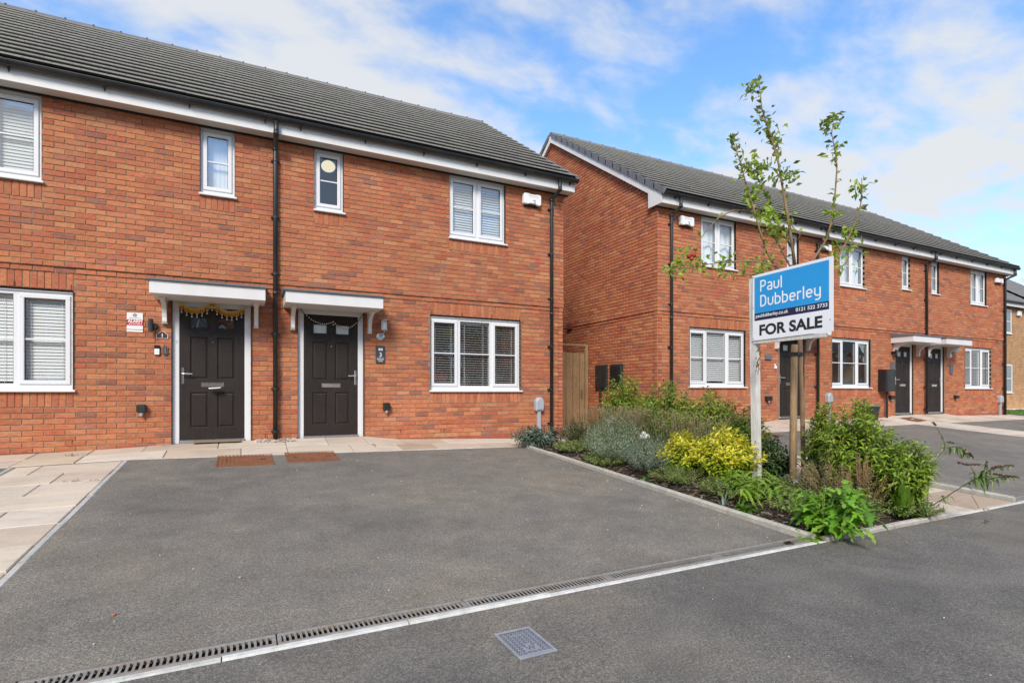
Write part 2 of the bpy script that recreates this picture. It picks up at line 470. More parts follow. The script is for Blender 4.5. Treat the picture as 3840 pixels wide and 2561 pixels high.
# ------------------------------------------------------------------ lettering
def text_mesh(body, size=1.0, weight=0.0, spacing=1.0):
    cu = bpy.data.curves.new('t', 'FONT')
    cu.body = body; cu.size = size; cu.offset = weight; cu.space_character = spacing
    ob = bpy.data.objects.new('t', cu); COL.objects.link(ob)
    dg = bpy.context.evaluated_depsgraph_get()
    me = bpy.data.meshes.new_from_object(ob.evaluated_get(dg))
    vs_ = [v.co.copy() for v in me.vertices]; fs_ = [tuple(p.vertices) for p in me.polygons]
    bpy.data.objects.remove(ob); bpy.data.curves.remove(cu); bpy.data.meshes.remove(me)
    return vs_, fs_
def put_text(mb, body, o, rt, up, width=None, height=None, weight=0.0, col=(1, 1, 1), align='C', spacing=1.0, lift=0.0):
    """flat letters in the plane through o; o is the centre (or left) of the baseline box"""
    vs_, fs_ = text_mesh(body, 1.0, weight, spacing)
    if not vs_: return
    x0 = min(v.x for v in vs_); x1 = max(v.x for v in vs_); y0 = min(v.y for v in vs_); y1 = max(v.y for v in vs_)
    sx = width / (x1 - x0) if width else None
    sy = height / (y1 - y0) if height else None
    sx = sx or sy; sy = sy or sx
    o = Vector(o); rt = Vector(rt); up = Vector(up); nn_ = rt.cross(up)
    ox = (x0 + x1) / 2 if align == 'C' else x0
    mb.add([o + rt * (v.x - ox) * sx + up * (v.y - y0) * sy + nn_ * lift for v in vs_], fs_, col)
def stroke(mb, pts, w, o, rt, up, s_, lift, col=(1, 1, 1), close=False):
    """flat ribbon along 2d points"""
    P = [Vector((p[0], p[1])) for p in pts]; n = len(P); L = []; Rr = []
    for i in range(n):
        a = P[i - 1] if (i > 0 or close) else P[i]; b = P[(i + 1) % n] if (i < n - 1 or close) else P[i]
        d = (b - a)
        d = d.normalized() if d.length > 1e-9 else Vector((1, 0))
        nr = Vector((-d.y, d.x))
        k = 1.0
        if (0 < i < n - 1) or close:
            e = (P[i] - P[i - 1])
            if e.length > 1e-9: k = 1 / max(.6, abs(e.normalized().dot(d)))
        L.append(P[i] + nr * w / 2 * k); Rr.append(P[i] - nr * w / 2 * k)
    o = Vector(o); rt = Vector(rt); up = Vector(up); nv = rt.cross(up)
    T = lambda p: o + rt * p.x * s_ + up * p.y * s_ + nv * lift
    pts3 = [T(p) for p in L] + [T(p) for p in Rr]
    fc = [(n + i, n + i + 1, i + 1, i) for i in range(n - 1)]
    if close: fc.append((n + n - 1, n, 0, n - 1))
    mb.add(pts3, fc, col)
# ------------------------------------------------------------------ houses
PAL = [((.455, .158, .076), 34), ((.415, .134, .070), 24), ((.485, .182, .082), 24), ((.510, .215, .102), 11), ((.370, .132, .080), 8),
       ((.305, .122, .082), 5), ((.440, .126, .066), 12), ((.475, .170, .084), 14)]
def bcol(r=R):
    k = r.uniform(0, sum(w for _, w in PAL))
    for c, w in PAL:
        k -= w
        if k <= 0: break
    return jit(c, .09, r)
def brick_pts(x0, x1, z0, z1, yf, dep, b=.004):
    """front, chamfer, four sides"""
    P = [(x0 + b, yf, z0 + b), (x1 - b, yf, z0 + b), (x1 - b, yf, z1 - b), (x0 + b, yf, z1 - b),
         (x0, yf + b, z0), (x1, yf + b, z0), (x1, yf + b, z1), (x0, yf + b, z1),
         (x0, yf + dep, z0), (x1, yf + dep, z0), (x1, yf + dep, z1), (x0, yf + dep, z1)]
    Fc = [(0, 1, 2, 3)]
    for o in (0, 4):
        for i in range(4):
            j = (i + 1) % 4
            Fc.append((o + 4 + i, o + 4 + j, o + j, o + i))
    return P, Fc
BRICKV = []
for k_ in range(36):
    b_ = MB(); P_, F_ = brick_pts(-.1075, .1075, -.0325, .0325, 0, .09, .003 + .0015 * (k_ % 3))
    b_.add(P_, F_, bcol())
    o_ = b_.build('brick', M['brick']); BRICKV.append(o_.data); bpy.data.objects.remove(o_)
def cuts(lo, hi, segs):
    """intervals of [lo, hi] outside the segments"""
    iv = [(lo, hi)]
    for a, b in segs:
        nx = []
        for p, q in iv:
            if b <= p or a >= q: nx.append((p, q)); continue
            if a > p: nx.append((p, a))
            if b < q: nx.append((b, q))
        iv = nx
    return iv
def clad(mb, cand, X0, X1, Z0, zl, openings, yof, top=None, rnd=R):
    """stretcher-bond courses between Z0 and zl; cand collects whole bricks that may become objects of their own"""
    k0 = math.floor((Z0 - L1Z) / .075); k1 = math.ceil((zl - L1Z) / .075)
    for k in range(k0, k1):
        z0 = L1Z + .075 * k; z1 = z0 + .075
        za_, zb_ = max(z0, Z0), min(z1, zl)
        if zb_ - za_ < .02: continue
        lo, hi = X0, X1
        if top is not None:
            lo, hi = top(zb_)
            if hi - lo < .1: continue
        whole = [o for o in openings if o[2] < za_ + .014 and o[3] > zb_ - .014]
        part = [o for o in openings if o not in whole and o[2] < zb_ - .014 and o[3] > za_ + .014]
        for p, q in cuts(lo, hi, [(o[0], o[1]) for o in whole]):
            x = X0 - .225 + (.1125 if k % 2 else 0)
            while x < q:
                a, b = max(x + .005, p), min(x + .22, q)
                x += .225
                if b - a <= .028: continue
                xs_ = sorted({a, b} | {e for o in part for e in (o[0], o[1]) if a < e < b})
                for a_, b_ in zip(xs_, xs_[1:]):
                    zr = (za_, zb_)
                    for o in part:
                        if o[0] < (a_ + b_) / 2 < o[1]:
                            lowp, upp = o[2] - zr[0], zr[1] - o[3]
                            zr = (zr[0], o[2]) if lowp > upp else (o[3], zr[1])
                    if b_ - a_ < .028 or zr[1] - zr[0] < .02: continue
                    full = abs((b_ - a_) - .215) < .002 and abs(zr[1] - zr[0] - .075) < .004
                    cand.append(((a_ + b_) / 2, yof((zr[0] + zr[1]) / 2) + rnd.gauss(0, .0012), (zr[0] + zr[1]) / 2, full, a_, b_, zr[0] + .005, zr[1] - .005))
DZ_A, DZ_B = 0.0, 0.09
L1Z = 2.395
FB, FT = 4.645, 4.85            # fascia bottom / top
RIDGE_Y, EAVE_Y, EAVE_Z, RIDGE_Z = 4.38, -.285, 4.895, 8.06
PITCH = math.atan2(RIDGE_Z - EAVE_Z, RIDGE_Y - EAVE_Y)
def yoff(dz):
    def f(z):
        z -= dz
        if z < 2.32: return .022
        if z < 2.395: return .010
        if z < 2.545: return -.012
        return 0.0
    return f
def window(house, kind, x0, x1, z0, z1, yf, soldier, bright=False):
    """white casement: frame and sashes, panes, glazing bars, sill board, head trim"""
    y0 = yf + .055; y1 = y0 + .07
    zs = z0 + .045
    zt = z1 - .035
    fr = MB(); fw = .05
    fr.bbox(x0, x1, y0, y1, zt - fw, zt, .004); fr.bbox(x0, x1, y0, y1, zs, zs + fw, .004)
    fr.bbox(x0, x0 + fw, y0 + .001, y1, zs + fw - .004, zt - fw + .004, .004); fr.bbox(x1 - fw, x1, y0 + .001, y1, zs + fw - .004, zt - fw + .004, .004)
    cells = []
    if kind == 'slim': cells = [(x0 + fw, x1 - fw, True)]
    if kind == 'two':
        xm = (x0 + x1) / 2
        fr.bbox(xm - .035, xm + .035, y0 + .001, y1, zs + fw - .004, zt - fw + .004, .004)
        cells = [(x0 + fw, xm - .035, True), (xm + .035, x1 - fw, True)]
    if kind == 'three':
        a = x0 + .505 + .05; b = x0 + 1.205
        sc = (x1 - x0) / 1.808
        a = x0 + .56 * sc; b = x0 + 1.21 * sc
        for xm in (a, b): fr.bbox(xm - .035, xm + .035, y0 + .001, y1, zs + fw - .004, zt - fw + .004, .004)
        cells = [(x0 + fw, a - .035, True), (a + .035, b - .035, False), (b + .035, x1 - fw, True)]
    w_ = fr.build('window', M['upvc'], house)
    for a, b, sash in cells:
        za, zb = zs + fw, zt - fw
        if sash:
            s_ = MB(); sw = .055; ya = y0 - .016
            s_.bbox(a - .012, b + .012, ya, y0 + .045, zb - sw + .012, zb + .012, .006); s_.bbox(a - .012, b + .012, ya, y0 + .045, za - .012, za + sw - .012, .006)
            s_.bbox(a - .012, a + sw - .012, ya + .001, y0 + .045, za + sw - .018, zb - sw + .018, .006)
            s_.bbox(b - sw + .012, b + .012, ya + .001, y0 + .045, za + sw - .018, zb - sw + .018, .006)
            s_.build('sash', M['upvc'], w_)
            gx0, gx1, gz0, gz1 = a + sw - .014, b - sw + .014, za + sw - .014, zb - sw + .014
        else:
            gx0, gx1, gz0, gz1 = a - .004, b + .004, za - .004, zb + .004
        gk = MB()
        for p, q, r_, t_ in ((gx0, gx0 + .008, gz0, gz1), (gx1 - .008, gx1, gz0, gz1), (gx0 + .008, gx1 - .008, gz0, gz0 + .008), (gx0 + .008, gx1 - .008, gz1 - .008, gz1)):
            gk.box(p, q, y0 + .006, y0 + .018, r_, t_)
        gk.build('seal', M['dark'], w_)
        gl = MB(); gl.poly([(gx0, y0 + .02, gz0), (gx1, y0 + .02, gz0), (gx1, y0 + .02, gz1), (gx0, y0 + .02, gz1)])
        gl.build('pane', M['glass_bright' if bright else 'glass'], w_)
        gb = MB(); zm = (gz0 + gz1) / 2
        gb.bbox(gx0 + .001, gx1 - .001, y0 + .004, y0 + .03, zm - .011, zm + .011, .003)
        gb.build('glazing_bar', M['upvc'], w_)
    si = MB()
    si.bbox(x0 - .012, x1 + .028, yf - .045, y0 + .03, z0 - .018, z0 + .012, .004)
    si.bbox(x0, x1, y0 - .012, y0 + .03, z0 + .010, zs + .004, .003)
    si.build('sill', M['upvc'], w_)
    hd = MB()
    hd.bbox(x0 + .002, x1 - .002, y0 - .022, y0 + .03, zt - .004, zt + .016, .003)
    hd.build('head_trim', M['upvc'], w_)
    ln = MB(); ln.box(x0 - .001, x1 + .001, yf + .03, y1, zt + .018, z1 + .02)
    ln.build('lintel', M['dark'], w_)
    return w_, [(c[0], c[1], zs + fw, zt - fw, y0) for c in cells]
def room(house, x0, x1, z0, z1, y, depth, mt='room'):
    b = MB()
    b.poly([(x0, y + depth, z0), (x1, y + depth, z0), (x1, y + depth, z1), (x0, y + depth, z1)])
    b.poly([(x0, y, z0), (x0, y + depth, z0), (x0, y + depth, z1), (x0, y, z1)])
    b.poly([(x1, y, z0), (x1, y, z1), (x1, y + depth, z1), (x1, y + depth, z0)])
    b.poly([(x0, y, z0), (x1, y, z0), (x1, y + depth, z0), (x0, y + depth, z0)])
    b.poly([(x0, y, z1), (x0, y + depth, z1), (x1, y + depth, z1), (x1, y, z1)])
    b.build('room', M[mt], house)
def blind(cells, label, group=None, tilt=12, pitch=.040, tapes=True, y=.085, keep=1.0, name='venetian_blind'):
    x0, x1 = cells[0][0] + .01, cells[-1][1] - .01
    z0, z1, yf = cells[0][2], cells[0][3], cells[0][4]
    th = thing(name, ((x0 + x1) / 2, yf + y, z0), label, 'blind', group)
    hr = MB(); hr.bbox(x0, x1, yf + y - .02, yf + y + .02, z1 - .04, z1 + .005, .003); hr.build('head_rail', M['blind'], th)
    a = math.radians(tilt); n = int((z1 - .05 - z0) / pitch); hw = .0265
    sm = None
    for i in range(n):
        z = z1 - .06 - i * pitch
        if i > n * keep: break
        if sm is None:
            b = MB(); c_, s_ = math.cos(a) * hw, math.sin(a) * hw
            xm = (x0 + x1) / 2
            b.add([(x0 - xm, -c_, -s_), (x1 - xm, -c_, -s_), (x1 - xm, 0, .003), (x0 - xm, 0, .003), (x1 - xm, c_, s_), (x0 - xm, c_, s_),
                   (x0 - xm, -c_, -s_ - .002), (x1 - xm, -c_, -s_ - .002), (x1 - xm, c_, s_ - .002), (x0 - xm, c_, s_ - .002)],
                  [(0, 1, 2, 3), (3, 2, 4, 5), (6, 7, 1, 0), (9, 8, 7, 6), (5, 4, 8, 9)])
            o = b.build('slat', M['blind'], th); sm = o.data
        else:
            o = link('slat', sm, th)
        o.location = ((x0 + x1) / 2, yf + y, z)
    if tapes:
        c = MB()
        for cl in cells:
            for f_ in (.18, .82) if len(cells) > 1 else (.12, .88):
                xx = cl[0] + (cl[1] - cl[0]) * f_
                for dy in (-.026, .026): c.box(xx - .002, xx + .002, yf + y + dy - .001, yf + y + dy + .001, z0 + .01, z1 - .03)
        c.build('ladder_cord', M['blind'], th)
    return th
def panel_ring(mb, x0, x1, z0, z1, y, w, d):
    """sloping moulding round a field, sinking d behind y over width w"""
    P = [(x0, y, z0), (x1, y, z0), (x1, y, z1), (x0, y, z1), (x0 + w, y + d, z0 + w), (x1 - w, y + d, z0 + w), (x1 - w, y + d, z1 - w), (x0 + w, y + d, z1 - w)]
    mb.add(P, [(i, (i + 1) % 4, 4 + (i + 1) % 4, 4 + i) for i in range(4)])
def door(house, x0, x1, zb, yf, side, knock=True, glass='glass'):
    """six-panel composite door: white frame, dark leaf, two lights, four raised panels, letter plate, lever"""
    yo = yf + .022
    zt = zb + 2.062; y0 = yo + .035; fw = .088
    fr = MB()
    fr.bbox(x0, x0 + fw, y0, y0 + .07, zb - .03, zt, .005); fr.bbox(x1 - fw, x1, y0, y0 + .07, zb - .03, zt, .005)
    fr.bbox(x0 + fw - .005, x1 - fw + .005, y0 + .001, y0 + .07, zt - .085, zt, .005)
    fr.bbox(x0 + .002, x1 - .002, y0 - .012, y0 + .03, zt - .012, zt + .028, .004)
    fo = fr.build('door_frame', M['upvc'], house)
    th = MB(); th.bbox(x0 + fw - .002, x1 - fw + .002, y0 - .03, y0 + .06, zb - .03, zb + .022, .006); th.build('threshold', M['brushed_steel'], fo)
    lx0, lx1, lz0, lz1 = x0 + fw - .001, x1 - fw + .001, zb + .022, zt - .084
    ly = y0 + .012
    w = lx1 - lx0
    le = MB()
    cols = [(lx0 + .155 * w, lx0 + .435 * w), (lx0 + .565 * w, lx0 + .845 * w)]
    rows = [(.195, .725), (.915, 1.545), (1.66, 1.835)]
    rows = [(zb + a, zb + b) for a, b in rows]
    xs = [lx0, cols[0][0], cols[0][1], cols[1][0], cols[1][1], lx1]
    zs = [lz0, rows[0][0], rows[0][1], rows[1][0], rows[1][1], rows[2][0], rows[2][1], lz1]
    P = [(x, ly, z) for z in zs for x in xs]
    Fc = []
    for j in range(len(zs) - 1):
        for i in range(len(xs) - 1):
            if i in (1, 3) and j in (1, 3, 5): continue
            k = j * 6 + i
            Fc.append((k, k + 1, k + 7, k + 6))
    le.add(P, Fc)
    le.box(lx0, lx1, ly + .0301, ly + .045, lz0, lz1)
    lo = le.build('door', M['door_grain'], house)
    for ci, (a, b) in enumerate(cols):
        for ri, (c, d) in enumerate(rows):
            pm = MB()
            if ri < 2:
                panel_ring(pm, a, b, c, d, ly, .018, .016); panel_ring(pm, a + .018, b - .018, c + .018, d - .018, ly + .016, .022, -.012)
                pm.poly([(a + .04, ly + .004, c + .04), (b - .04, ly + .004, c + .04), (b - .04, ly + .004, d - .04), (a + .04, ly + .004, d - .04)])
                pm.build('panel', M['door_grain'], lo)
            else:
                pm.bbox(a - .012, b + .012, ly - .012, ly + .02, c - .012, c + .018, .006); pm.bbox(a - .012, b + .012, ly - .012, ly + .02, d - .018, d + .012, .006)
                pm.bbox(a - .012, a + .018, ly - .011, ly + .02, c + .012, d - .012, .006); pm.bbox(b - .018, b + .012, ly - .011, ly + .02, c + .012, d - .012, .006)
                pm.build('light_surround', M['door_paint'], lo)
                gl = MB(); gl.poly([(a + .016, ly + .012, c + .016), (b - .016, ly + .012, c + .016), (b - .016, ly + .012, d - .016), (a + .016, ly + .012, d - .016)])
                gl.build('pane', M[glass], lo)
    xm = (lx0 + lx1) / 2 - .002
    lp = MB(); lp.bbox(xm - .15, xm + .15, ly - .014, ly + .004, zb + .80, zb + .872, .008); lp.bbox(xm - .135, xm + .135, ly - .022, ly - .006, zb + .815, zb + .858, .006)
    lp.build('letter_plate', M['chrome'], lo)
    hx = lx0 + .042 if side == 'L' else lx1 - .042
    sgn = 1 if side == 'L' else -1
    hp = MB(); hp.bbox(hx - .016, hx + .016, ly - .010, ly + .002, zb + .845, zb + 1.085, .006)
    hp.tube([(hx, ly - .005, zb + .995), (hx, ly - .05, zb + .995), (hx + sgn * .02, ly - .055, zb + .995), (hx + sgn * .125, ly - .05, zb + .992)], [.010, .010, .010, .008], 8)
    hp.lathe((hx, ly - .016, zb + .91), [(.009, 0), (.009, .01)], 10, 'Y')
    hp.build('handle', M['chrome'], lo)
    if knock:
        sp = MB(); sp.lathe((xm, ly - .006, zb + 1.47), [(.008, 0), (.008, .008)], 10, 'Y'); sp.build('spyhole', M['chrome'], lo)
    return lo
def canopy(house, x0, x1, z, yf, bx):
    """flat porch hood: white fascia box, grey top, two scrolled brackets"""
    dp = .60
    c = MB(); c.bbox(x0 + .03, x1 - .03, yf - dp + .03, yf + .03, z + 2.045, z + 2.222, .005)
    o = c.build('porch_canopy', M['fascia'], house)
    t = MB()
    t.add([(x0, yf - dp, z + 2.223), (x1, yf - dp, z + 2.223), (x1, yf + .02, z + 2.223), (x0, yf + .02, z + 2.223),
           (x0, yf - dp, z + 2.247), (x1, yf - dp, z + 2.247), (x1, yf + .02, z + 2.33), (x0, yf + .02, z + 2.33)],
          [(0, 3, 2, 1), (4, 5, 6, 7), (0, 1, 5, 4), (1, 2, 6, 5), (2, 3, 7, 6), (3, 0, 4, 7)])
    t.build('canopy_top', M['lead'], o)
    for x in bx:
        b = MB(); pr = [(.03, 1.715), (-.055, 1.715), (-.065, 1.735), (-.062, 1.79), (-.075, 1.85), (-.10, 1.90), (-.145, 1.945), (-.20, 1.975), (-.26, 1.99), (-.30, 2.005), (-.315, 2.03), (-.315, 2.046), (.03, 2.046)]
        b.prism([(x - .028, yf + p, z + q_) for p, q_ in pr], (.056, 0, 0))
        b.bbox(x - .034, x + .034, yf - .045, yf + .03, z + 1.70, z + 1.722, .004)
        b.bbox(x - .040, x + .040, yf - .33, yf + .03, z + 2.020, z + 2.048, .004)
        b.build('bracket', M['fascia'], o)
def downpipe(house, x, yf, z0, dz, offx=.0):
    """square-shouldered swan neck from the gutter down to a straight pipe with clips"""
    r = .034; yg = yf - .285
    p = MB(); zt = 4.80 + dz
    p.tube([(x + offx, yg, zt), (x + offx, yg, 4.645 + dz), (x + offx * .9, yg + .015, 4.60 + dz), (x + offx * .1, yf - .065, 4.50 + dz), (x, yf - .055, 4.45 + dz), (x, yf - .055, z0)], [r * 1.0, r, r, r, r, r], 12)
    for zz_, rr in ((4.62 + dz, r * 1.18), (4.47 + dz, r * 1.18), (2.25 + dz, r * 1.15)):
        yy = yg if zz_ > 4.55 + dz else yf - .055
        p.tube([(x + (offx if zz_ > 4.55 + dz else 0), yy, zz_ - .03), (x + (offx if zz_ > 4.55 + dz else 0), yy, zz_ + .035)], rr, 12)
    o = p.build('downpipe', M['black_plastic'], house, True)
    for zz_ in (4.30, 3.42, 2.55, 1.62, .78, .12):
        b = MB(); b.tube([(x, yf - .055, zz_ + dz - .018), (x, yf - .055, zz_ + dz + .018)], r * 1.2, 12)
        b.box(x - .062, x + .062, yf - .03, yf + .004, zz_ + dz - .012, zz_ + dz + .012)
        b.build('clip', M['black_plastic'], o)
def gutter(house, x0, x1, yf, dz):
    yg, zg, r = yf - .283, 4.862 + dz, .060
    g_ = MB(); n = 12
    for k in range(n):
        a0, a1 = math.pi + math.pi * k / n, math.pi + math.pi * (k + 1) / n
        for rr, fl in ((r, 1), (r - .006, -1)):
            q = [(x0, yg + rr * math.cos(a0), zg + rr * math.sin(a0)), (x1, yg + rr * math.cos(a0), zg + rr * math.sin(a0)), (x1, yg + rr * math.cos(a1), zg + rr * math.sin(a1)), (x0, yg + rr * math.cos(a1), zg + rr * math.sin(a1))]
            g_.poly(q if fl > 0 else q[::-1])
    for s_ in (-1, 1):
        g_.box(x0, x1, yg + s_ * r - .005, yg + s_ * r + .005, zg - .006, zg + .003)
    for xe in (x0, x1):
        g_.prism([(xe - .004, yg + r * math.cos(math.pi + math.pi * k / n), zg + r * math.sin(math.pi + math.pi * k / n)) for k in range(n + 1)], (.008, 0, 0))
    o = g_.build('gutter', M['black_plastic'], house, False)
    nb = max(2, int((x1 - x0) / .85))
    for i in range(nb):
        x = x0 + .35 + (x1 - x0 - .5) * i / max(1, nb - 1)
        b = MB()
        for k in range(n):
            a0, a1 = math.pi + math.pi * k / n, math.pi + math.pi * (k + 1) / n
            b.poly([(x - .02, yg + .066 * math.cos(a0), zg + .066 * math.sin(a0)), (x + .02, yg + .066 * math.cos(a0), zg + .066 * math.sin(a0)), (x + .02, yg + .066 * math.cos(a1), zg + .066 * math.sin(a1)), (x - .02, yg + .066 * math.cos(a1), zg + .066 * math.sin(a1))])
        b.prism([(x - .006, yf - .222, zg - .02), (x - .006, yf - .222, zg - .105), (x - .006, yf - .232, zg - .105), (x - .006, yf - .29, zg - .058), (x - .006, yf - .25, zg - .03)], (.012, 0, 0))
        b.build('gutter_bracket', M['black_plastic'], o)
TILEV = []
TW, TG = .293, .345
for k_ in range(14):
    b_ = MB(); c_ = jit((.225, .216, .198), .09)
    th_ = .056
    P_ = [(-TW / 2 + .0015, .065, 0), (TW / 2 - .0015, .065, 0), (TW / 2 - .0015, TG + .06, 0), (-TW / 2 + .0015, TG + .06, 0),
          (-TW / 2 + .0015, 0.003, th_ * .66), (TW / 2 - .0015, 0.003, th_ * .66), (TW / 2 - .0015, .018, th_), (-TW / 2 + .0015, .018, th_), (TW / 2 - .0015, TG + .06, th_ * .55), (-TW / 2 + .0015, TG + .06, th_ * .55)]
    b_.add(P_, [(0, 1, 5, 4), (4, 5, 6, 7), (7, 6, 8, 9), (0, 4, 7, 9, 3), (1, 2, 8, 6, 5), (3, 2, 1, 0)], c_)
    o_ = b_.build('tile', M['roof_tile']); TILEV.append(o_.data); bpy.data.objects.remove(o_)
def roof(house, x0, x1, yf, dz, vl, vr):
    """vl / vr: verge overhang at left / right end (0 where the terrace runs on)"""
    ez, rz, ey, ry = EAVE_Z + dz, RIDGE_Z + dz, EAVE_Y + yf, RIDGE_Y + yf
    xa, xb = x0 - vl, x1 + vr
    bs = MB(); k = .05
    bs.add([(xa, ey + .05, ez - .01), (xb, ey + .05, ez - .01), (xb, ry, rz - .03), (xa, ry, rz - .03), (xb, 2 * ry - ey, ez), (xa, 2 * ry - ey, ez)], [(0, 1, 2, 3), (3, 2, 4, 5)], (.16, .155, .145))
    o = bs.build('roof', M['roof_tile'], house)
    cp, sp = math.cos(PITCH), math.sin(PITCH)
    L = math.hypot(ry - ey, rz - ez)
    rows = int(L / TG + .3)
    gauge = (L - .08) / rows
    nt_ = max(1, round((x1 - x0) / TW)); tw = (x1 - x0) / nt_
    tilt = PITCH - math.atan2(.056 * .50, TG)
    rs = MB(); cnt = 0
    for r in range(rows):
        d = r * gauge - .03
        off = 0 if r % 2 == 0 else .5
        for i in range(-1, nt_ + 1):
            xc = x0 + (i + .5 + off) * tw
            a, b = max(xc - tw / 2, xa), min(xc + tw / 2, xb)
            if b - a < .03: continue
            y, z = ey + d * cp, ez + d * sp + .012
            z += R.gauss(0, .0006)
            if b - a > tw - .01 and cnt < 300:
                cnt += 1
                t = link('tile', TILEV[R.randrange(14)], o)
                t.location = (xc, y, z); t.rotation_euler = (tilt + R.gauss(0, .0012), R.gauss(0, .001), 0); t.scale = (tw / TW, 1, 1)
            else:
                c_ = jit((.225, .216, .198), .09); T_ = .056
                ct, st_ = math.cos(tilt), math.sin(tilt)
                f_ = lambda u, w: (y + u * ct - w * st_, z + u * st_ + w * ct)
                q = [f_(.065, 0), f_(.003, T_ * .66), f_(.018, T_), f_(TG + .06, T_ * .55), f_(TG + .06, 0)]
                rs.add([(a, *p) for p in q] + [(b, *p) for p in q], [(0, 5, 6, 1), (1, 6, 7, 2), (2, 7, 8, 3), (4, 3, 2, 1, 0), (5, 6, 7, 8, 9), (0, 4, 9, 5)], c_)
    if rs.v: tag(rs.build('cut_tiles', M['roof_tile'], o), kind='stuff')
    nr = max(2, round((xb - xa) / .45)); wr = (xb - xa) / nr
    for i in range(nr):
        a, b = xa + i * wr, xa + (i + 1) * wr + .012
        m_ = MB(); pf = [(-.15, -.085), (-.09, -.02), (-.035, .026), (.035, .026), (.09, -.02), (.15, -.085)]
        c_ = jit((.155, .15, .145), .1)
        m_.add([(a + .004, ry + p, rz + q_ + .02) for p, q_ in pf] + [(b, ry + p, rz + q_ + .026) for p, q_ in pf], [(j + 6, j + 7, j + 1, j) for j in range(5)] + [(0, 1, 2, 3, 4, 5), (11, 10, 9, 8, 7, 6)], c_)
        m_.box(b - .022, b + .008, ry - .05, ry + .05, rz + .045, rz + .062, (.1, .1, .1))
        m_.build('ridge_tile', M['roof_tile'], o)
    # verges: stepped caps on tile ends, barge board under them
    for side, xe, ov in ((-1, xa, vl), (1, xb, vr)):
        if ov <= 0: continue
        for front in (1, -1):
            Y = lambda d: (ey + d * cp) if front == 1 else (2 * ry - ey - d * cp)
            for r in range(rows):
                d0 = r * gauge - .04; d1 = d0 + gauge + .035
                m_ = MB(); xi, xo = xe, xe + side * .028
                u0, u1 = (xi - side * .045, xo)
                z0_, z1_ = ez + d0 * sp, ez + d1 * sp
                lo_, hi_ = -.085, .062
                m_.add([(u0, Y(d0), z0_ + .03), (u0, Y(d0), z0_ + hi_), (u1, Y(d0), z0_ + hi_), (u1, Y(d0), z0_ + lo_), (u0, Y(d1), z1_ + .0), (u0, Y(d1), z1_ + hi_ - .024), (u1, Y(d1), z1_ + hi_ - .024), (u1, Y(d1), z1_ + lo_ + .012)],
                       [(0, 1, 2, 3), (7, 6, 5, 4), (1, 5, 6, 2), (2, 6, 7, 3), (0, 4, 5, 1), (0, 3, 7, 4)])
                m_.build('verge_cap', M['verge'], o)
        bb = MB(); x_ = xe - side * .004
        q = lambda d, w: (ey + d * cp, ez + d * sp + w)
        for a, b in (((.30), L),):
            P = [q(a, -.05), q(b, -.05), (ry, rz - .24), q(a, -.255)]
            bb.prism([(x_, *p) for p in P], (-side * .02, 0, 0))
            P2 = [(2 * ry - p[0], p[1]) for p in P][::-1]
            bb.prism([(x_, *p) for p in P2], (-side * .02, 0, 0))
        # boxed eave end
        bb.prism([(x_ + side * .002, yf - .222, FB + dz - .004), (x_ + side * .002, yf + .20, FB + dz - .004), (x_ + side * .002, yf + .20, ez + .42 * sp / cp * .66 - .02), (x_ + side * .002, yf - .222, ez - .02)], (-side * .024, 0, 0))
        bb.build('barge_board', M['fascia'], o)
        sf = MB()
        for fl in (1, -1):
            pa = q(.30, -.235); pb = (ry, rz - .22)
            if fl < 0: pa, pb = (2 * ry - pa[0], pa[1]), (2 * ry - pb[0], pb[1])
            xw = x0 if side < 0 else x1
            sf.poly([(x_, *pa), (x_, *pb), (xw, *pb), (xw, *pa)])
        sf.build('verge_soffit', M['soffit'], o)
    return o
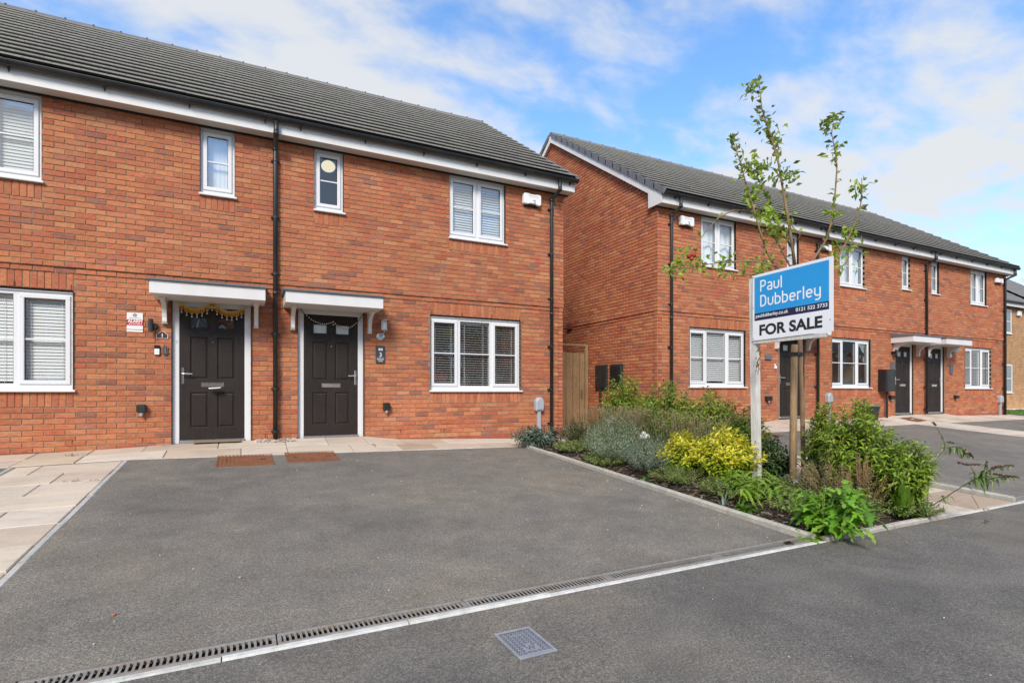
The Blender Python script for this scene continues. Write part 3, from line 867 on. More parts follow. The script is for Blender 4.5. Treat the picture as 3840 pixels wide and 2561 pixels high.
def house(label, x0, x1, yf, dz, wins, dr, can, vl=0, vr=0, gable_l=False, gable_r=False, group=None):
    """wins: (kind, x0, x1, z0, z1); dr: (x0, x1, side, glass); can: (x0, x1, bracket xs)"""
    global L1Z
    L1Z = 2.395 + dz
    h = thing('house', ((x0 + x1) / 2, yf + 4.3, dz - .1), label, 'house', group)
    zb = -.45; zt = FB + dz + .02
    ops = []
    for w in wins:
        ops.append([w[1], w[2], w[3] + dz, min(w[4] + dz, zt)])
    if dr: ops.append([dr[0] - .004, dr[1] + .004, dz - .06, dz + 2.095])
    sol = []
    for w in wins:
        zs = w[3] + dz
        sol.append((w[1], w[2] + .004, zs - .222, zs))
        if w[4] < 3: sol.append((w[1], w[2] + .004, w[4] + dz, w[4] + dz + .225))
    yo = yoff(dz)
    # mortar wall with openings and reveals
    wall = MB()
    for za, zb_, y in ((zb, L1Z - .075, .030), (L1Z - .075, L1Z, .018), (L1Z, L1Z + .15, -.004), (L1Z + .15, zt, .008)):
        zs = sorted({za, zb_} | {v for o in ops for v in (o[2], o[3]) if za < v < zb_})
        for p, q in zip(zs, zs[1:]):
            zm = (p + q) / 2
            for a, b in cuts(x0, x1, [(o[0], o[1]) for o in ops if o[2] < zm < o[3]]):
                wall.poly([(a, yf + y, p), (b, yf + y, p), (b, yf + y, q), (a, yf + y, q)])
    for o in ops:
        a, b, p, q = o
        for x, fl in ((a, 1), (b, -1)):
            w_ = [(x, yf - .002, p), (x, yf + .16, p), (x, yf + .16, q), (x, yf - .002, q)]
            wall.poly(w_)
        wall.poly([(a, yf + .02, p), (b, yf + .02, p), (b, yf + .16, p), (a, yf + .16, p)])
        wall.poly([(a, yf + .02, q), (a, yf + .16, q), (b, yf + .16, q), (b, yf + .02, q)])
    wo = wall.build('front_wall', M['mortar'], h)
    cand = []
    clad(None, cand, x0, x1, zb, zt, ops + [list(s) for s in sol], yo)
    # the whole bricks that show largest become bricks of their own
    def vis(c):
        p = V3(c[0], yf, c[2])
        u_, t_ = (p.x * SA - (p.y + D) * CA), (p.x * CA + (p.y + D) * SA)
        inside = t_ > .5 and abs(u_ / t_) < .985 and c[2] > -.02 + dz
        return (0 if inside else 1, (p - camo.location).length)
    full = sorted([c for c in cand if c[3]], key=vis)[:300]
    ids = set(id(c) for c in full)
    for c in full:
        o = link('brick', BRICKV[R.randrange(36)], wo)
        o.location = (c[0], yf + c[1], c[2]); o.rotation_euler = (R.gauss(0, .006), R.gauss(0, .003), R.gauss(0, .004))
    rest = MB()
    for c in cand:
        if id(c) in ids: continue
        P, Fc = brick_pts(c[4], c[5], c[6], c[7], yf + c[1], .09)
        cc = bcol()
        if c[2] < dz - .06: cc = jit((.36, .09, .05), .06)
        rest.add(P, Fc, cc)
    for s in sol:
        n = round((s[1] - s[0]) / .075); w = (s[1] - s[0]) / n
        sc_ = R.random()
        for i in range(n):
            P, Fc = brick_pts(s[0] + i * w + .005, s[0] + (i + 1) * w - .005, s[2] + .005, s[3] - .003, yf + yo((s[2] + s[3]) / 2) + R.gauss(0, .001), .09)
            rest.add(P, Fc, jit(R.choice([(.475, .165, .076), (.44, .142, .068), (.49, .18, .082), (.42, .130, .066)]), .06))
    tag(rest.build('brickwork', M['brick'], wo), kind='stuff')
    # weep vents
    vents = []
    for w in wins:
        if w[4] < 3:
            n = 4
            for i in range(n): vents.append((w[1] + .02 + (w[2] - w[1] - .04) * i / (n - 1), w[4] + dz + .012, yo(2.0 + dz)))
    x = x0 + .4
    while x < x1:
        for zz_ in (dz + .02, L1Z + .075 * 28):
            if not any(o[0] - .04 < x < o[1] + .04 and o[2] - .1 < zz_ < o[3] + .1 for o in ops): vents.append((x, zz_, yo(zz_)))
        x += .79
    for x, z, y in vents:
        b = MB(); b.bbox(x - .006, x + .006, yf + y - .004, yf + y + .03, z, z + .062, .002); b.build('weep_vent', M['red_vent'], wo)
    # plain rest of the shell
    sh = MB()
    yb = yf + 8.76
    sh.poly([(x1, yb, zb), (x0, yb, zb), (x0, yb, zt), (x1, yb, zt)])
    for gx, on in ((x0, gable_l), (x1, gable_r)):
        e = .034 if gx == x0 else -.034
        zt2 = FT + dz
        ry = yf + RIDGE_Y
        sh.poly([(gx + e, yf + .03, zb), (gx + e, yb, zb), (gx + e, yb, zt2), (gx + e, ry, RIDGE_Z + dz - .16), (gx + e, yf + .01, zt2 - .04)])
    sh.build('shell', M['mortar'], h)
    for gx, on, sgn in ((x0, gable_l, -1), (x1, gable_r, 1)):
        if not on: continue
        gc = []
        sl_ = (RIDGE_Y) / (RIDGE_Z - .16 - FT + .04)
        def top(z):
            if z < FT + dz - .04: return (0.0, 8.76)
            k = (z - FT - dz + .04) * sl_
            return (k, 8.76 - k)
        clad(None, gc, 0.0, 8.76, zb, RIDGE_Z + dz - .2, [], yo, top)
        gb = MB()
        for c in gc:
            P, Fc = brick_pts(c[4], c[5], c[6], c[7], c[1], .09)
            if sgn < 0: P2 = [(gx + p[1], yf + p[0], p[2]) for p in P]
            else: P2 = [(gx - p[1], yf + p[0], p[2]) for p in P]
            Fc2 = [q[::-1] for q in Fc] if sgn < 0 else Fc
            cc = bcol()
            if c[2] < dz - .06: cc = jit((.36, .09, .05), .06)
            gb.add(P2, Fc2, cc)
        go = gb.build('gable_wall', M['brick'], h); tag(go, kind='stuff')
    # eaves
    fa = MB()
    e0, e1 = x0 - max(0, vl - .02), x1 + max(0, vr - .02)
    fa.bbox(e0, e1, yf - .222, yf - .20, FB + dz, FT + dz, .003)
    fo = fa.build('fascia', M['fascia'], h)
    xj = x0 + 1.7
    js = MB()
    while xj < x1:
        js.box(xj - .0015, xj + .0015, yf - .2235, yf - .21, FB + dz + .003, FT + dz - .02); xj += 2.6
    js.build('fascia_joint', M['soffit'], fo)
    so_ = MB(); so_.box(e0, e1, yf - .201, yf + .012, FB + dz + .004, FB + dz + .014); so_.build('soffit', M['soffit'], fo)
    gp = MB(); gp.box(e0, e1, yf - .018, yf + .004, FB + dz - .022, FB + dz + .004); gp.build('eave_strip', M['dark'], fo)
    gutter(h, x0 - (vl - .01 if vl else -.0), x1 + (vr + .03 if vr else 0), yf, dz)
    roof(h, x0, x1, yf, dz, vl, vr)
    cells = {}
    for i, w in enumerate(wins):
        _, cl = window(h, w[0], w[1], w[2], w[3] + dz, w[4] + dz, yf + (0.022 if w[4] < 3 else 0), True, bright=w[5] if len(w) > 5 else False)
        cells[i] = cl
        room(h, w[1] - .25, w[2] + .25, w[3] + dz - .5, w[4] + dz + (.18 if w[4] < 3 else .2), yf + .135, 1.9 if w[4] < 3 else 1.3)
    if dr:
        door(h, dr[0], dr[1], dz, yf, dr[2], glass=dr[3])
    if can: canopy(h, can[0], can[1], dz, yf, can[2])
    return h, cells
G3 = (.745, 2.095)
U2 = (3.49, 4.655)
US = (3.64, 4.655)
HG = 'brick houses in the two terraces'
hA1, cA1 = house('red brick terraced house with the gold flower garland over its door', -4.84, .437, 0, 0,
    [('three', -3.866, -2.058, *G3), ('two', -3.51, -2.384, *U2, True), ('slim', -.575, -.12, *US, True)], (-.927, .10, 'L', 'glass_bright'), (-1.155, .313, (-1.01, .17)), vl=.12)
hA3, cA3 = house('red brick end house with the bead string over its door beside the drive', .437, 5.70, 0, 0,
    [('three', 2.941, 4.749, *G3), ('two', 3.291, 4.416, *U2, True), ('slim', 1.011, 1.464, *US)], (.771, 1.793, 'R', 'frosted'), (.522, 2.014, (.69, 1.88)), vr=.12, gable_r=True)
hB5, cB5 = house('red brick end house with the bare gable facing the timber gate', 8.0, 13.335, -.15, .09,
    [('three', 8.93, 10.735, *G3), ('two', 9.27, 10.39, *U2), ('slim', 12.20, 12.65, *US, True)], (11.90, 12.90, 'L', 'frosted'), (11.63, 13.12, (11.80, 13.0)), vl=.10, gable_l=True)
hB7, cB7 = house('red brick middle house with a black meter box beside its door', 13.335, 18.49, -.15, .09,
    [('three', 14.0, 15.76, *G3, True), ('two', 14.33, 15.45, *U2, True), ('slim', 17.26, 17.70, *US, True)], (16.93, 17.90, 'L', 'frosted'), (16.72, 18.20, (16.90, 18.08)))
hB9, cB9 = house('red brick far end house with a round wall light by its door', 18.49, 23.6, -.15, .09,
    [('three', 20.86, 22.62, *G3), ('two', 21.2, 22.25, *U2, True), ('slim', 18.86, 19.29, *US, True)], (18.66, 19.62, 'R', 'frosted'), (18.46, 19.98, (18.63, 19.82)), vr=.12, gable_r=True)
downpipe(hA1, .437, .0, g(.437, 0), 0)
downpipe(hA3, 5.392, .0, g(5.4, 0), 0, .05)
downpipe(hB5, 8.34, -.15, g(8.3, 0), .09, .05)
downpipe(hB7, 13.335, -.15, g(13.3, 0), .09, .04)
downpipe(hB9, 18.49, -.15, g(18.5, 0), .09, .04)
downpipe(hB9, 23.40, -.15, g(23.4, 0), .09, .12)
# blinds, curtains and added panels for mirrored sky
blind(cA1[0], 'pale venetian blind with nearly shut slats behind the window left of the alarm plaque', tilt=70, pitch=.044)
blind(cA1[1], 'white venetian blind in the upstairs window over the nearly shut ground floor blind', tilt=70, pitch=.044)
blind(cA3[0], 'open venetian blind with a dark room and a pink cushion showing behind it', tilt=4, pitch=.043)
blind(cA3[1], 'white venetian blind in the upstairs window beside the alarm bell box at the end downpipe', tilt=58, pitch=.046)
blind(cB5[0], 'white venetian blind in the ground floor window beside the black gable downpipe', tilt=50, pitch=.045)
blind(cB9[0], 'open venetian blind in the far ground floor window next to the round wall light', tilt=6, pitch=.05)
def curtain(cell, label, y=.11, amp=.018, waves=7, cover=1.0, skew=0.0):  # also makes the pale panels added for sky mirrored in the glass
    x0, x1, z0, z1, yf = cell
    b = MB(); nx, nz_ = 40, 10
    for j in range(nz_ + 1):
        for i in range(nx + 1):
            f_ = i / nx; h_ = j / nz_
            x = x0 - .02 + (x1 - x0 + .04) * f_ * cover
            b.v.append((x, yf + y + amp * math.sin(f_ * waves * 6.28 + skew * h_ * 4) * (1 - .3 * h_), z0 - .03 + (z1 - z0 + .06) * h_)); b.c.append((.80, .83, .88))
    for j in range(nz_):
        for i in range(nx):
            k = j * (nx + 1) + i
            b.f.append((k, k + 1, k + nx + 2, k + nx + 1))
    tag(b.build('curtain_or_sky_panel', M['flat'], None, True), label, 'curtain')
c_ = cB5[1]
curtain((c_[0][0], c_[-1][1], *c_[0][2:]), 'creased white sheet hung in the upstairs window nearest the bare gable', skew=1.5, waves=4, amp=.03)
c_ = cA1[2]
curtain(c_[0], 'white obscured screen in the narrow upstairs window over the gold garland', amp=.002)
for cc_, lb_ in ((cB7[1], 'added pale panel for mirrored sky upstairs in the house with the meter box'), (cB9[1], 'added pale panel for mirrored sky upstairs in the far end house')):
    curtain((cc_[0][0], cc_[-1][1], *cc_[0][2:]), lb_)  # no real curtains: pale panels added to imitate the sky reflection
curtain(cB7[2][0], 'added mirrored-sky panel in the narrow upstairs window of the house with the meter box', amp=.004)  # narrow panes too: added pale panels in place of reflected sky
curtain(cB9[2][0], 'added mirrored-sky panel in the narrow upstairs window of the far end house', amp=.004)
curtain(cB5[2][0], 'added mirrored-sky panel in the narrow upstairs window behind the young tree', amp=.004)
# ceiling lamp upstairs
b = MB(); b.ball((1.285, .45, 4.555), .115, n=20, k=10, sq=.8)
lm = thing('ceiling_lamp', (1.285, .45, 4.555), 'glowing round ceiling lamp seen through the narrow upstairs window', 'lamp')
b.build('globe', M['lamp_glow'], lm, True)
b = MB(); b.lathe((1.285, .45, 4.64), [(.05, 0), (.03, .04), (.01, .06), (.01, .15)], 12); b.build('fitting', M['white_plastic'], lm)
# ------------------------------------------------------------------ ground, road, paving
def sheet(name, mt, x0, x1, y0, y1, nx, ny, zf, kind='structure', parent=None):
    b = MB()
    for j in range(ny + 1):
        for i in range(nx + 1):
            x, y = x0 + (x1 - x0) * i / nx, y0 + (y1 - y0) * j / ny
            b.v.append((x, y, zf(x, y))); b.c.append((1, 1, 1))
    for j in range(ny):
        for i in range(nx):
            k = j * (nx + 1) + i
            b.f.append((k, k + 1, k + nx + 2, k + nx + 1))
    o = b.build(name, M[mt], parent, True)
    if kind: o['kind'] = kind
    return o
sheet('ground', 'earth', -900, 900, -900, 900, 4, 4, lambda x, y: -.78)
def wob(x, y): return .006 * math.sin(x * 1.3 + y * .7) + .004 * math.sin(x * .55 - y * 1.9)
sheet('road', 'tarmac_road', -90, 90, -16.0, -6.272, 180, 12, lambda x, y: ROADZ - .002 + (wob(x, y) - .006 if y < -6.5 else 0))
sheet('front_garden_ground', 'earth', -90, 90, -60, -16.0, 2, 2, lambda x, y: ROADZ + .06)
XL, XR_ = -1.275, 4.255
dg = lambda x, y: g(x, y) + (.5 * wob(x * 1.4, y) if -5.6 < y < -1.4 else 0)
sheet('driveway', 'tarmac_drive', XL, XR_, YR, -.985, 24, 20, dg)
sheet('neighbour_driveway', 'tarmac_drive', -9, -2.42, -6.23, -.985, 10, 12, dg)
sheet('terrace_driveway', 'tarmac_drive', 7.86, 16.02, YR, -1.14, 20, 14, dg)
sheet('end_driveway', 'tarmac_drive', 17.58, 27.0, -6.23, -1.14, 12, 14, dg)
SLABC = [((.56, .475, .375), 6), ((.50, .405, .305), 4), ((.41, .315, .22), 2), ((.58, .505, .41), 5), ((.53, .43, .34), 3)]
def scol():
    return jit(R.choice([c for c, w in SLABC for _ in range(w)]), .05)
def pave(name, x0, x1, y0, y1, rowd, lens, along='X'):
    """riven slabs in courses on a mortar bed"""
    bed = sheet(name, 'joint', x0, x1, y0, y1, max(2, int((x1 - x0) / .4)), max(2, int((y1 - y0) / .4)), lambda x, y: g(x, y) - .010)
    p0, p1, q0, q1 = (x0, x1, y0, y1) if along == 'X' else (y0, y1, x0, x1)
    n = max(1, round((q1 - q0) / rowd)); rd = (q1 - q0) / n
    for r in range(n):
        p = p0 - R.uniform(0, .5)
        while p < p1 - .02:
            L = R.choice(lens); a, b = max(p, p0) + .006, min(p + L, p1) - .006; p += L
            if p1 - p < .22 and p < p1: b = p1 - .006; p = p1
            if b - a < .06: continue
            c, d = q0 + r * rd + .006, q0 + (r + 1) * rd - .006
            xa, xb, ya, yb = (a, b, c, d) if along == 'X' else (c, d, a, b)
            lift = R.gauss(0, .0025)
            s_ = MB(); e = .006
            T = lambda x, y, k: (x, y, g(x, y) + k + lift)
            ns = max(1, int((xb - xa) / .3))
            s_.add([T(xa, ya, -.03), T(xb, ya, -.03), T(xb, yb, -.03), T(xa, yb, -.03), T(xa, ya, -.004), T(xb, ya, -.004), T(xb, yb, -.004), T(xa, yb, -.004),
                    T(xa + e, ya + e, .002), T(xb - e, ya + e, .002), T(xb - e, yb - e, .002), T(xa + e, yb - e, .002)],
                   [(0, 1, 5, 4), (1, 2, 6, 5), (2, 3, 7, 6), (3, 0, 4, 7), (4, 5, 9, 8), (5, 6, 10, 9), (6, 7, 11, 10), (7, 4, 8, 11), (8, 9, 10, 11)], scol())
            s_.build('slab', M['sandstone'], bed)
    return bed
pave('front_paving', -5.0, 4.26, -.93, .02, .475, (.6, .9, .6, .75))
pave('side_path', -2.36, -1.335, -6.22, -.985, .52, (.6, .9, .45))
pave('gate_path', 6.30, 7.78, -6.215, -1.14, .6, (.6, .9, .75))
pave('passage_paving', 4.27, 8.0, -1.13, 3.0, .6, (.6, .9))
pave('terrace_paving', 8.01, 24.2, -1.08, -.13, .475, (.6, .9, .6, .75))
pave('bay_path', 16.08, 17.52, -6.2, -1.14, .6, (.75, .9))
KC = (.46, .44, .39)
def kerb(name, label, pts, w, up, piece=.915, cham=.012, col=KC, grp=None):
    """row of kerb stones from pts[0] to pts[1], width w to the right of the line, standing up above the ground"""
    a, b = Vector(pts[0]).to_2d() if len(pts[0]) > 2 else Vector(pts[0]), Vector(pts[1])
    d = (b - a); L = d.length; d.normalize(); nrm = Vector((d.y, -d.x))
    th = thing(name, (a.x, a.y, g(a.x, a.y)), label, 'kerb', grp)
    n = max(1, round(L / piece)); pl = L / n
    for i in range(n):
        s_ = MB(); j0, j1 = i * pl + .003, (i + 1) * pl - .003; dl = R.gauss(0, .003); e = cham
        P = []
        for s2 in (j0, j1):
            for (o, h_) in ((0, -.1), (0, up - e), (e, up), (w - e, up), (w, up - e), (w, -.1)):
                p = a + d * s2 + nrm * o
                P.append((p.x, p.y, g(p.x, p.y) + h_ + dl))
        Fc = [(k, k + 1, 7 + k, 6 + k) for k in range(5)] + [(5, 4, 3, 2, 1, 0), (6, 7, 8, 9, 10, 11)]
        s_.add(P, Fc, jit(col, .07)); s_.build('kerb_stone', M['concrete'], th)
    return th
kerb('edging_kerb', 'flush concrete edging between the drive and the sandstone side path', ((-1.335, -6.27), (-1.335, -.985)), .06, .008)
kerb('edging_kerb', 'flush concrete edging between the drive and the paving along the doors', ((-1.275, -.93), (4.25, -.93)), .055, .004, col=(.52, .46, .40))
kerb('edging_kerb', 'flush edging on the left side of the sandstone side path', ((-2.42, -6.27), (-2.42, -.985)), .06, .008)
kerb('bed_kerb', 'raised concrete kerb between the drive and the planted bed', ((4.258, -6.205), (4.258, -.97)), .062, .055, cham=.018, col=(.40, .37, .32))
kerb('road_kerb', 'low concrete kerb between the planted bed and the road', ((4.36, -6.215), (6.29, -6.215)), .06, .035, col=(.44, .41, .36))
kerb('road_kerb', 'pale flush edging strip along the drain at the drive mouth', ((-9.0, -6.217), (4.36, -6.217)), .056, .003, col=(.60, .585, .54))
kerb('road_kerb', 'pale flush edging strip in front of the gate path and terrace drive', ((6.29, -6.217), (28.0, -6.217)), .056, .003, col=(.60, .56, .50))
kerb('path_kerb', 'raised kerb between the gate path and the terrace drive', ((7.795, -6.21), (7.795, -1.14)), .06, .06, cham=.018, col=(.42, .40, .35))
kerb('path_kerb', 'flush edging between the terrace drive and the bay path', ((16.02, -6.21), (16.02, -1.14)), .055, .004, col=(.52, .46, .4))
kerb('path_kerb', 'flush edging between the bay path and the far drive', ((17.525, -6.21), (17.525, -1.14)), .055, .004, col=(.52, .46, .4))
kerb('path_kerb', 'flush edging between the terrace drive and the paving along its doors', ((7.86, -1.085), (27, -1.085)), .055, .004, col=(.52, .46, .4))
def drain(x0, x1, label):
    th = thing('channel_drain', ((x0 + x1) / 2, -6.14, ROADZ), label, 'drain')
    ch = MB(); y0, y1 = -6.214, -6.068; z = ROADZ
    ch.box(x0, x1, y0, y0 + .012, z - .12, z - .006); ch.box(x0, x1, y1 - .012, y1, z - .12, z - .006); ch.box(x0, x1, y0, y1, z - .13, z - .12)
    ch.build('channel', M['dark'], th)
    n = round((x1 - x0) / 1.0); L = (x1 - x0) / n; bar = None
    for i in range(n):
        a, b = x0 + i * L + .003, x0 + (i + 1) * L - .003
        f_ = MB()
        f_.bbox(a, b, y0 + .004, y0 + .030, z - .022, z + .001, .003); f_.bbox(a, b, y1 - .030, y1 - .004, z - .022, z + .001, .003)
        f_.bbox(a, a + .02, y0 + .029, y1 - .029, z - .022, z, .002); f_.bbox(b - .02, b, y0 + .029, y1 - .029, z - .022, z, .002)
        fo = f_.build('grate', M['iron'], th)
        x = a + .033
        while x < b - .03:
            if bar is None:
                m_ = MB(); m_.bbox(-.006, .006, y0 + .028, y1 - .028, z - .0035, z, .001); bo = m_.build('bar', M['iron'], fo); bar = bo.data
            else: bo = link('bar', bar, fo)
            bo.location = (x, 0, 0)
            x += .0262
    return th
drain(-1.9, 4.25, 'long slotted iron drain across the mouth of the drive')
drain(7.9, 10.9, 'slotted drain across the mouth of the terrace drive')
sheet('drain_verge', 'tarmac_drive', -9, -1.91, -6.215, YR, 4, 1, lambda x, y: ROADZ - .001)
sheet('drain_verge', 'tarmac_drive', 10.9, 27.5, -6.215, YR, 4, 1, lambda x, y: ROADZ - .001)
# inspection covers
def cover(px, label, w, d, mt):
    p = on_ground(*px); s_ = thing('inspection_cover', p, label, 'manhole cover', 'rusty covers in the drive')
    Z = lambda x, y: g(x, y) + .004
    f_ = MB()
    x0, x1, y0, y1 = p.x, p.x + w, p.y, p.y + d
    def slab(b, xa, xb, ya, yb, h0, h1):
        b.add([(xa, ya, Z(xa, ya) + h0), (xb, ya, Z(xb, ya) + h0), (xb, yb, Z(xb, yb) + h0), (xa, yb, Z(xa, yb) + h0), (xa, ya, Z(xa, ya) + h1), (xb, ya, Z(xb, ya) + h1), (xb, yb, Z(xb, yb) + h1), (xa, yb, Z(xa, yb) + h1)],
              [(4, 5, 6, 7), (0, 1, 5, 4), (1, 2, 6, 5), (2, 3, 7, 6), (3, 0, 4, 7)])
    for xa, xb, ya, yb in ((x0, x1, y0, y0 + .018), (x0, x1, y1 - .018, y1), (x0, x0 + .018, y0 + .018, y1 - .018), (x1 - .018, x1, y0 + .018, y1 - .018)): slab(f_, xa, xb, ya, yb, -.02, .004)
    f_.build('frame', M[mt], s_)
    l_ = MB(); slab(l_, x0 + .024, x1 - .024, y0 + .024, y1 - .024, -.02, -.001); lo = l_.build('lid', M[mt], s_)
    n = int((w - .08) / .045)
    for i in range(n):
        xa = x0 + .04 + i * .045
        r_ = MB(); mid = abs(xa + .012 - (x0 + x1) / 2) < .1
        for ya, yb in (((y0 + .035, y0 + d * .32), (y0 + d * .68, y1 - .035)) if mid else ((y0 + .035, y1 - .035),)): slab(r_, xa, xa + .024, ya, yb, -.002, .0035)
        r_.build('rib', M[mt], lo)
    ka = MB()
    for fx in (.18, .82): slab(ka, x0 + w * fx - .03, x0 + w * fx + .03, y0 + d * .5 - .012, y0 + d * .5 + .012, .0, .0042)
    ka.build('keyhole', M['dark'], lo)
pa, pb = on_ground(807, 1751), on_ground(1037, 1703)
cover((807, 1751), 'rusty ribbed inspection cover in front of the garlanded door', .66, max(.5, pb.y - pa.y), 'rust')
pa, pb = on_ground(1080, 1735), on_ground(1262, 1692)
cover((1080, 1735), 'rusty ribbed inspection cover in front of the door with the bead string', .66, max(.5, pb.y - pa.y), 'rust')
cover((2860, 1640), 'rusty inspection cover in the terrace drive behind the hedge', .66, .55, 'rust')
p_ = on_ground(3470, 1577)
cover((3440, 1583), 'rusty inspection cover by the terrace paving near the bay path', .7, .5, 'rust')
# water meter cover
wt = thing('water_cover', (1.256, -6.73, ROADZ), 'grey studded water cover lettered W in the road', 'water cover')
x0, x1, y0, y1, z = 1.155, 1.360, -6.878, -6.583, ROADZ - .004
b = MB()
for q in ((x0, x1, y0, y0 + .014), (x0, x1, y1 - .014, y1), (x0, x0 + .014, y0 + .014, y1 - .014), (x1 - .014, x1, y0 + .014, y1 - .014)): b.bbox(*q, z - .03, z + .008, .002)
b.build('frame', M['cover_grey'], wt)
b = MB(); b.bbox(x0 + .016, x1 - .016, y0 + .022, y1 - .024, z - .03, z + .004, .002); lid = b.build('lid', M['cover_grey'], wt)
b = MB(); b.box(x0 + .012, x1 - .012, y0 + .012, y1 - .012, z - .035, z - .008); b.build('seat_gap', M['dark'], wt)
b = MB(); sx, sy = (x1 - x0 - .05) / 6, (y1 - y0 - .075) / 9
for j in range(10):
    for i in range(7):
        cx_, cy_ = x0 + .025 + i * sx, y0 + .045 + j * sy
        if (cx_ - (x0 + x1) / 2) ** 2 / .0016 + (cy_ - y0 - .085) ** 2 / .0016 < 1: continue
        if j == 8 and 1 < i < 5: continue
        k = 10
        P = []
        for a_ in range(k):
            an = 6.283 * a_ / k
            for rr in (.0105, .0055): P.append((cx_ + rr * math.cos(an), cy_ + rr * math.sin(an), z + .0046))
        b.add(P, [(2 * a_, (2 * a_ + 2) % (2 * k), (2 * a_ + 3) % (2 * k), 2 * a_ + 1) for a_ in range(k)])
b.build('studs', M['cover_dark'], lid)
b = MB(); put_text(b, 'W', ((x0 + x1) / 2, y0 + .062, z + .0048), (1, 0, 0), (0, 1, 0), width=.05, height=.045); b.build('letter', M['cover_dark'], lid)
b = MB(); put_text(b, 'Water', ((x0 + x1) / 2, y0 + .042 + 8 * sy, z + .0048), (1, 0, 0), (0, 1, 0), width=.075, height=.018); b.build('lettering', M['cover_dark'], lid)
# planted bed: soil and bark
def bedz(x, y):
    e = min(x - 4.32, 6.30 - x, y + 6.2, -.98 - y)
    return g(x, y) - .01 + .06 * max(0, min(1, e / .35)) + .012 * math.sin(x * 7 + y * 3) * math.sin(y * 5.3)
sheet('garden_bed', 'soil', 4.318, 6.298, -6.217, -.975, 26, 60, bedz)
b = MB()
for _ in range(5200):
    x, y = R.uniform(4.33, 6.28), R.uniform(-6.2, -1.0)
    if R.random() < .5: x = 4.33 + abs(R.gauss(0, .35)); 
    if x > 6.28: continue
    z = bedz(x, y) + R.uniform(.002, .012); a = R.uniform(0, 6.28); L, w = R.uniform(.008, .035), R.uniform(.004, .012)
    dx, dy = math.cos(a), math.sin(a); tz = R.uniform(-.25, .25)
    b.add([(x - dx * L - dy * w, y - dy * L + dx * w, z - L * tz), (x + dx * L - dy * w, y + dy * L + dx * w, z + L * tz), (x + dx * L + dy * w, y + dy * L - dx * w, z + L * tz + .003), (x - dx * L + dy * w, y - dy * L - dx * w, z - L * tz + .004)], [(0, 1, 2, 3)],
          jit(R.choice([(.06, .035, .02), (.11, .07, .04), (.03, .02, .014), (.19, .13, .08), (.28, .22, .15)]), .2))
tag(b.build('bark_mulch', M['chips']), 'brown bark chips scattered over the soil of the planted bed', 'bark chips', kind='stuff')
# loose stones on the tarmac
b = MB()
for _ in range(90):
    if R.random() < .6: x, y = 4.2 - abs(R.gauss(0, .5)), R.uniform(-6.0, -1.2)
    else: x, y = R.uniform(-1.2, 4.2), R.uniform(-6.0, -1.1)
    if x < -1.2: continue
    b.ball((x, y, dg(x, y) + .003), R.uniform(.003, .008), jit((.50, .46, .40), .2), 5, 3, .7)
for _ in range(50):
    x, y = R.uniform(1, 9), R.uniform(-8.5, -6.4); b.ball((x, y, ROADZ + .002), R.uniform(.002, .005), jit((.5, .47, .42), .2), 5, 3, .7)
tag(b.build('loose_grit', M['chips']), 'pale grit and small stones scattered over the tarmac', 'grit', kind='stuff')
for px, c_, lb in (((427, 2308), (.35, .13, .08), 'reddish pebble lying alone on the drive near the drain'), ((900, 2168), (.42, .24, .14), 'tan pebble lying in the middle of the drive'), ((820, 2066), (.30, .16, .10), 'brown pebble lying on the drive toward the side path')):
    p = on_ground(*px); b = MB(); b.ball((p.x, p.y, p.z + .006), .012, c_, 7, 5, .7); tag(b.build('pebble', M['chips'], None, True), lb, 'pebble')
# gravel pocket under the downpipe
b = MB()
for _ in range(420):
    x, y = R.uniform(.16, .74), R.uniform(-.19, .015)
    b.ball((x, y, g(x, y) + R.uniform(.004, .016)), R.uniform(.008, .015), jit(R.choice([(.5, .42, .34), (.3, .26, .22), (.55, .5, .45), (.25, .17, .12)]), .15), 6, 4, .75)
tag(b.build('gravel', M['chips']), 'pocket of mixed gravel at the foot of the downpipe between the doors', 'gravel', kind='stuff')
b = MB(); b.bbox(-.66, -.04, -.14, .03, -.01, .012, .006, (.23, .17, .10))
tag(b.build('doormat', M['flat']), 'worn brown doormat on the step of the garlanded door', 'doormat')
def tuft(p, n, h, label, cols=((.16, .20, .05), (.30, .25, .10))):
    b = MB()
    for _ in range(n):
        a = R.uniform(0, 6.28); l = R.uniform(.2, 1) * h
        q = Vector(p) + V3(R.uniform(-.08, .08), R.uniform(-.015, .015), 0)
        b.leaf(q, (math.cos(a) * .9, math.sin(a) * .5, R.uniform(.3, 1.2)), (0, 0, 1), l, .006, jit(R.choice(cols), .15), .2)
    tag(b.build('grass_tuft', M['leaf_matt']), label, 'weed', kind=None)
tuft(on_ground(268, 1710), 26, .07, 'grass tuft in a slab joint by the wall left of the garlanded door')
tuft(on_ground(270, 1806), 22, .06, 'grass tuft in a slab joint halfway along the side path')
tuft(on_ground(358, 1803), 22, .05, 'dry weed in a slab joint against the edging of the drive')
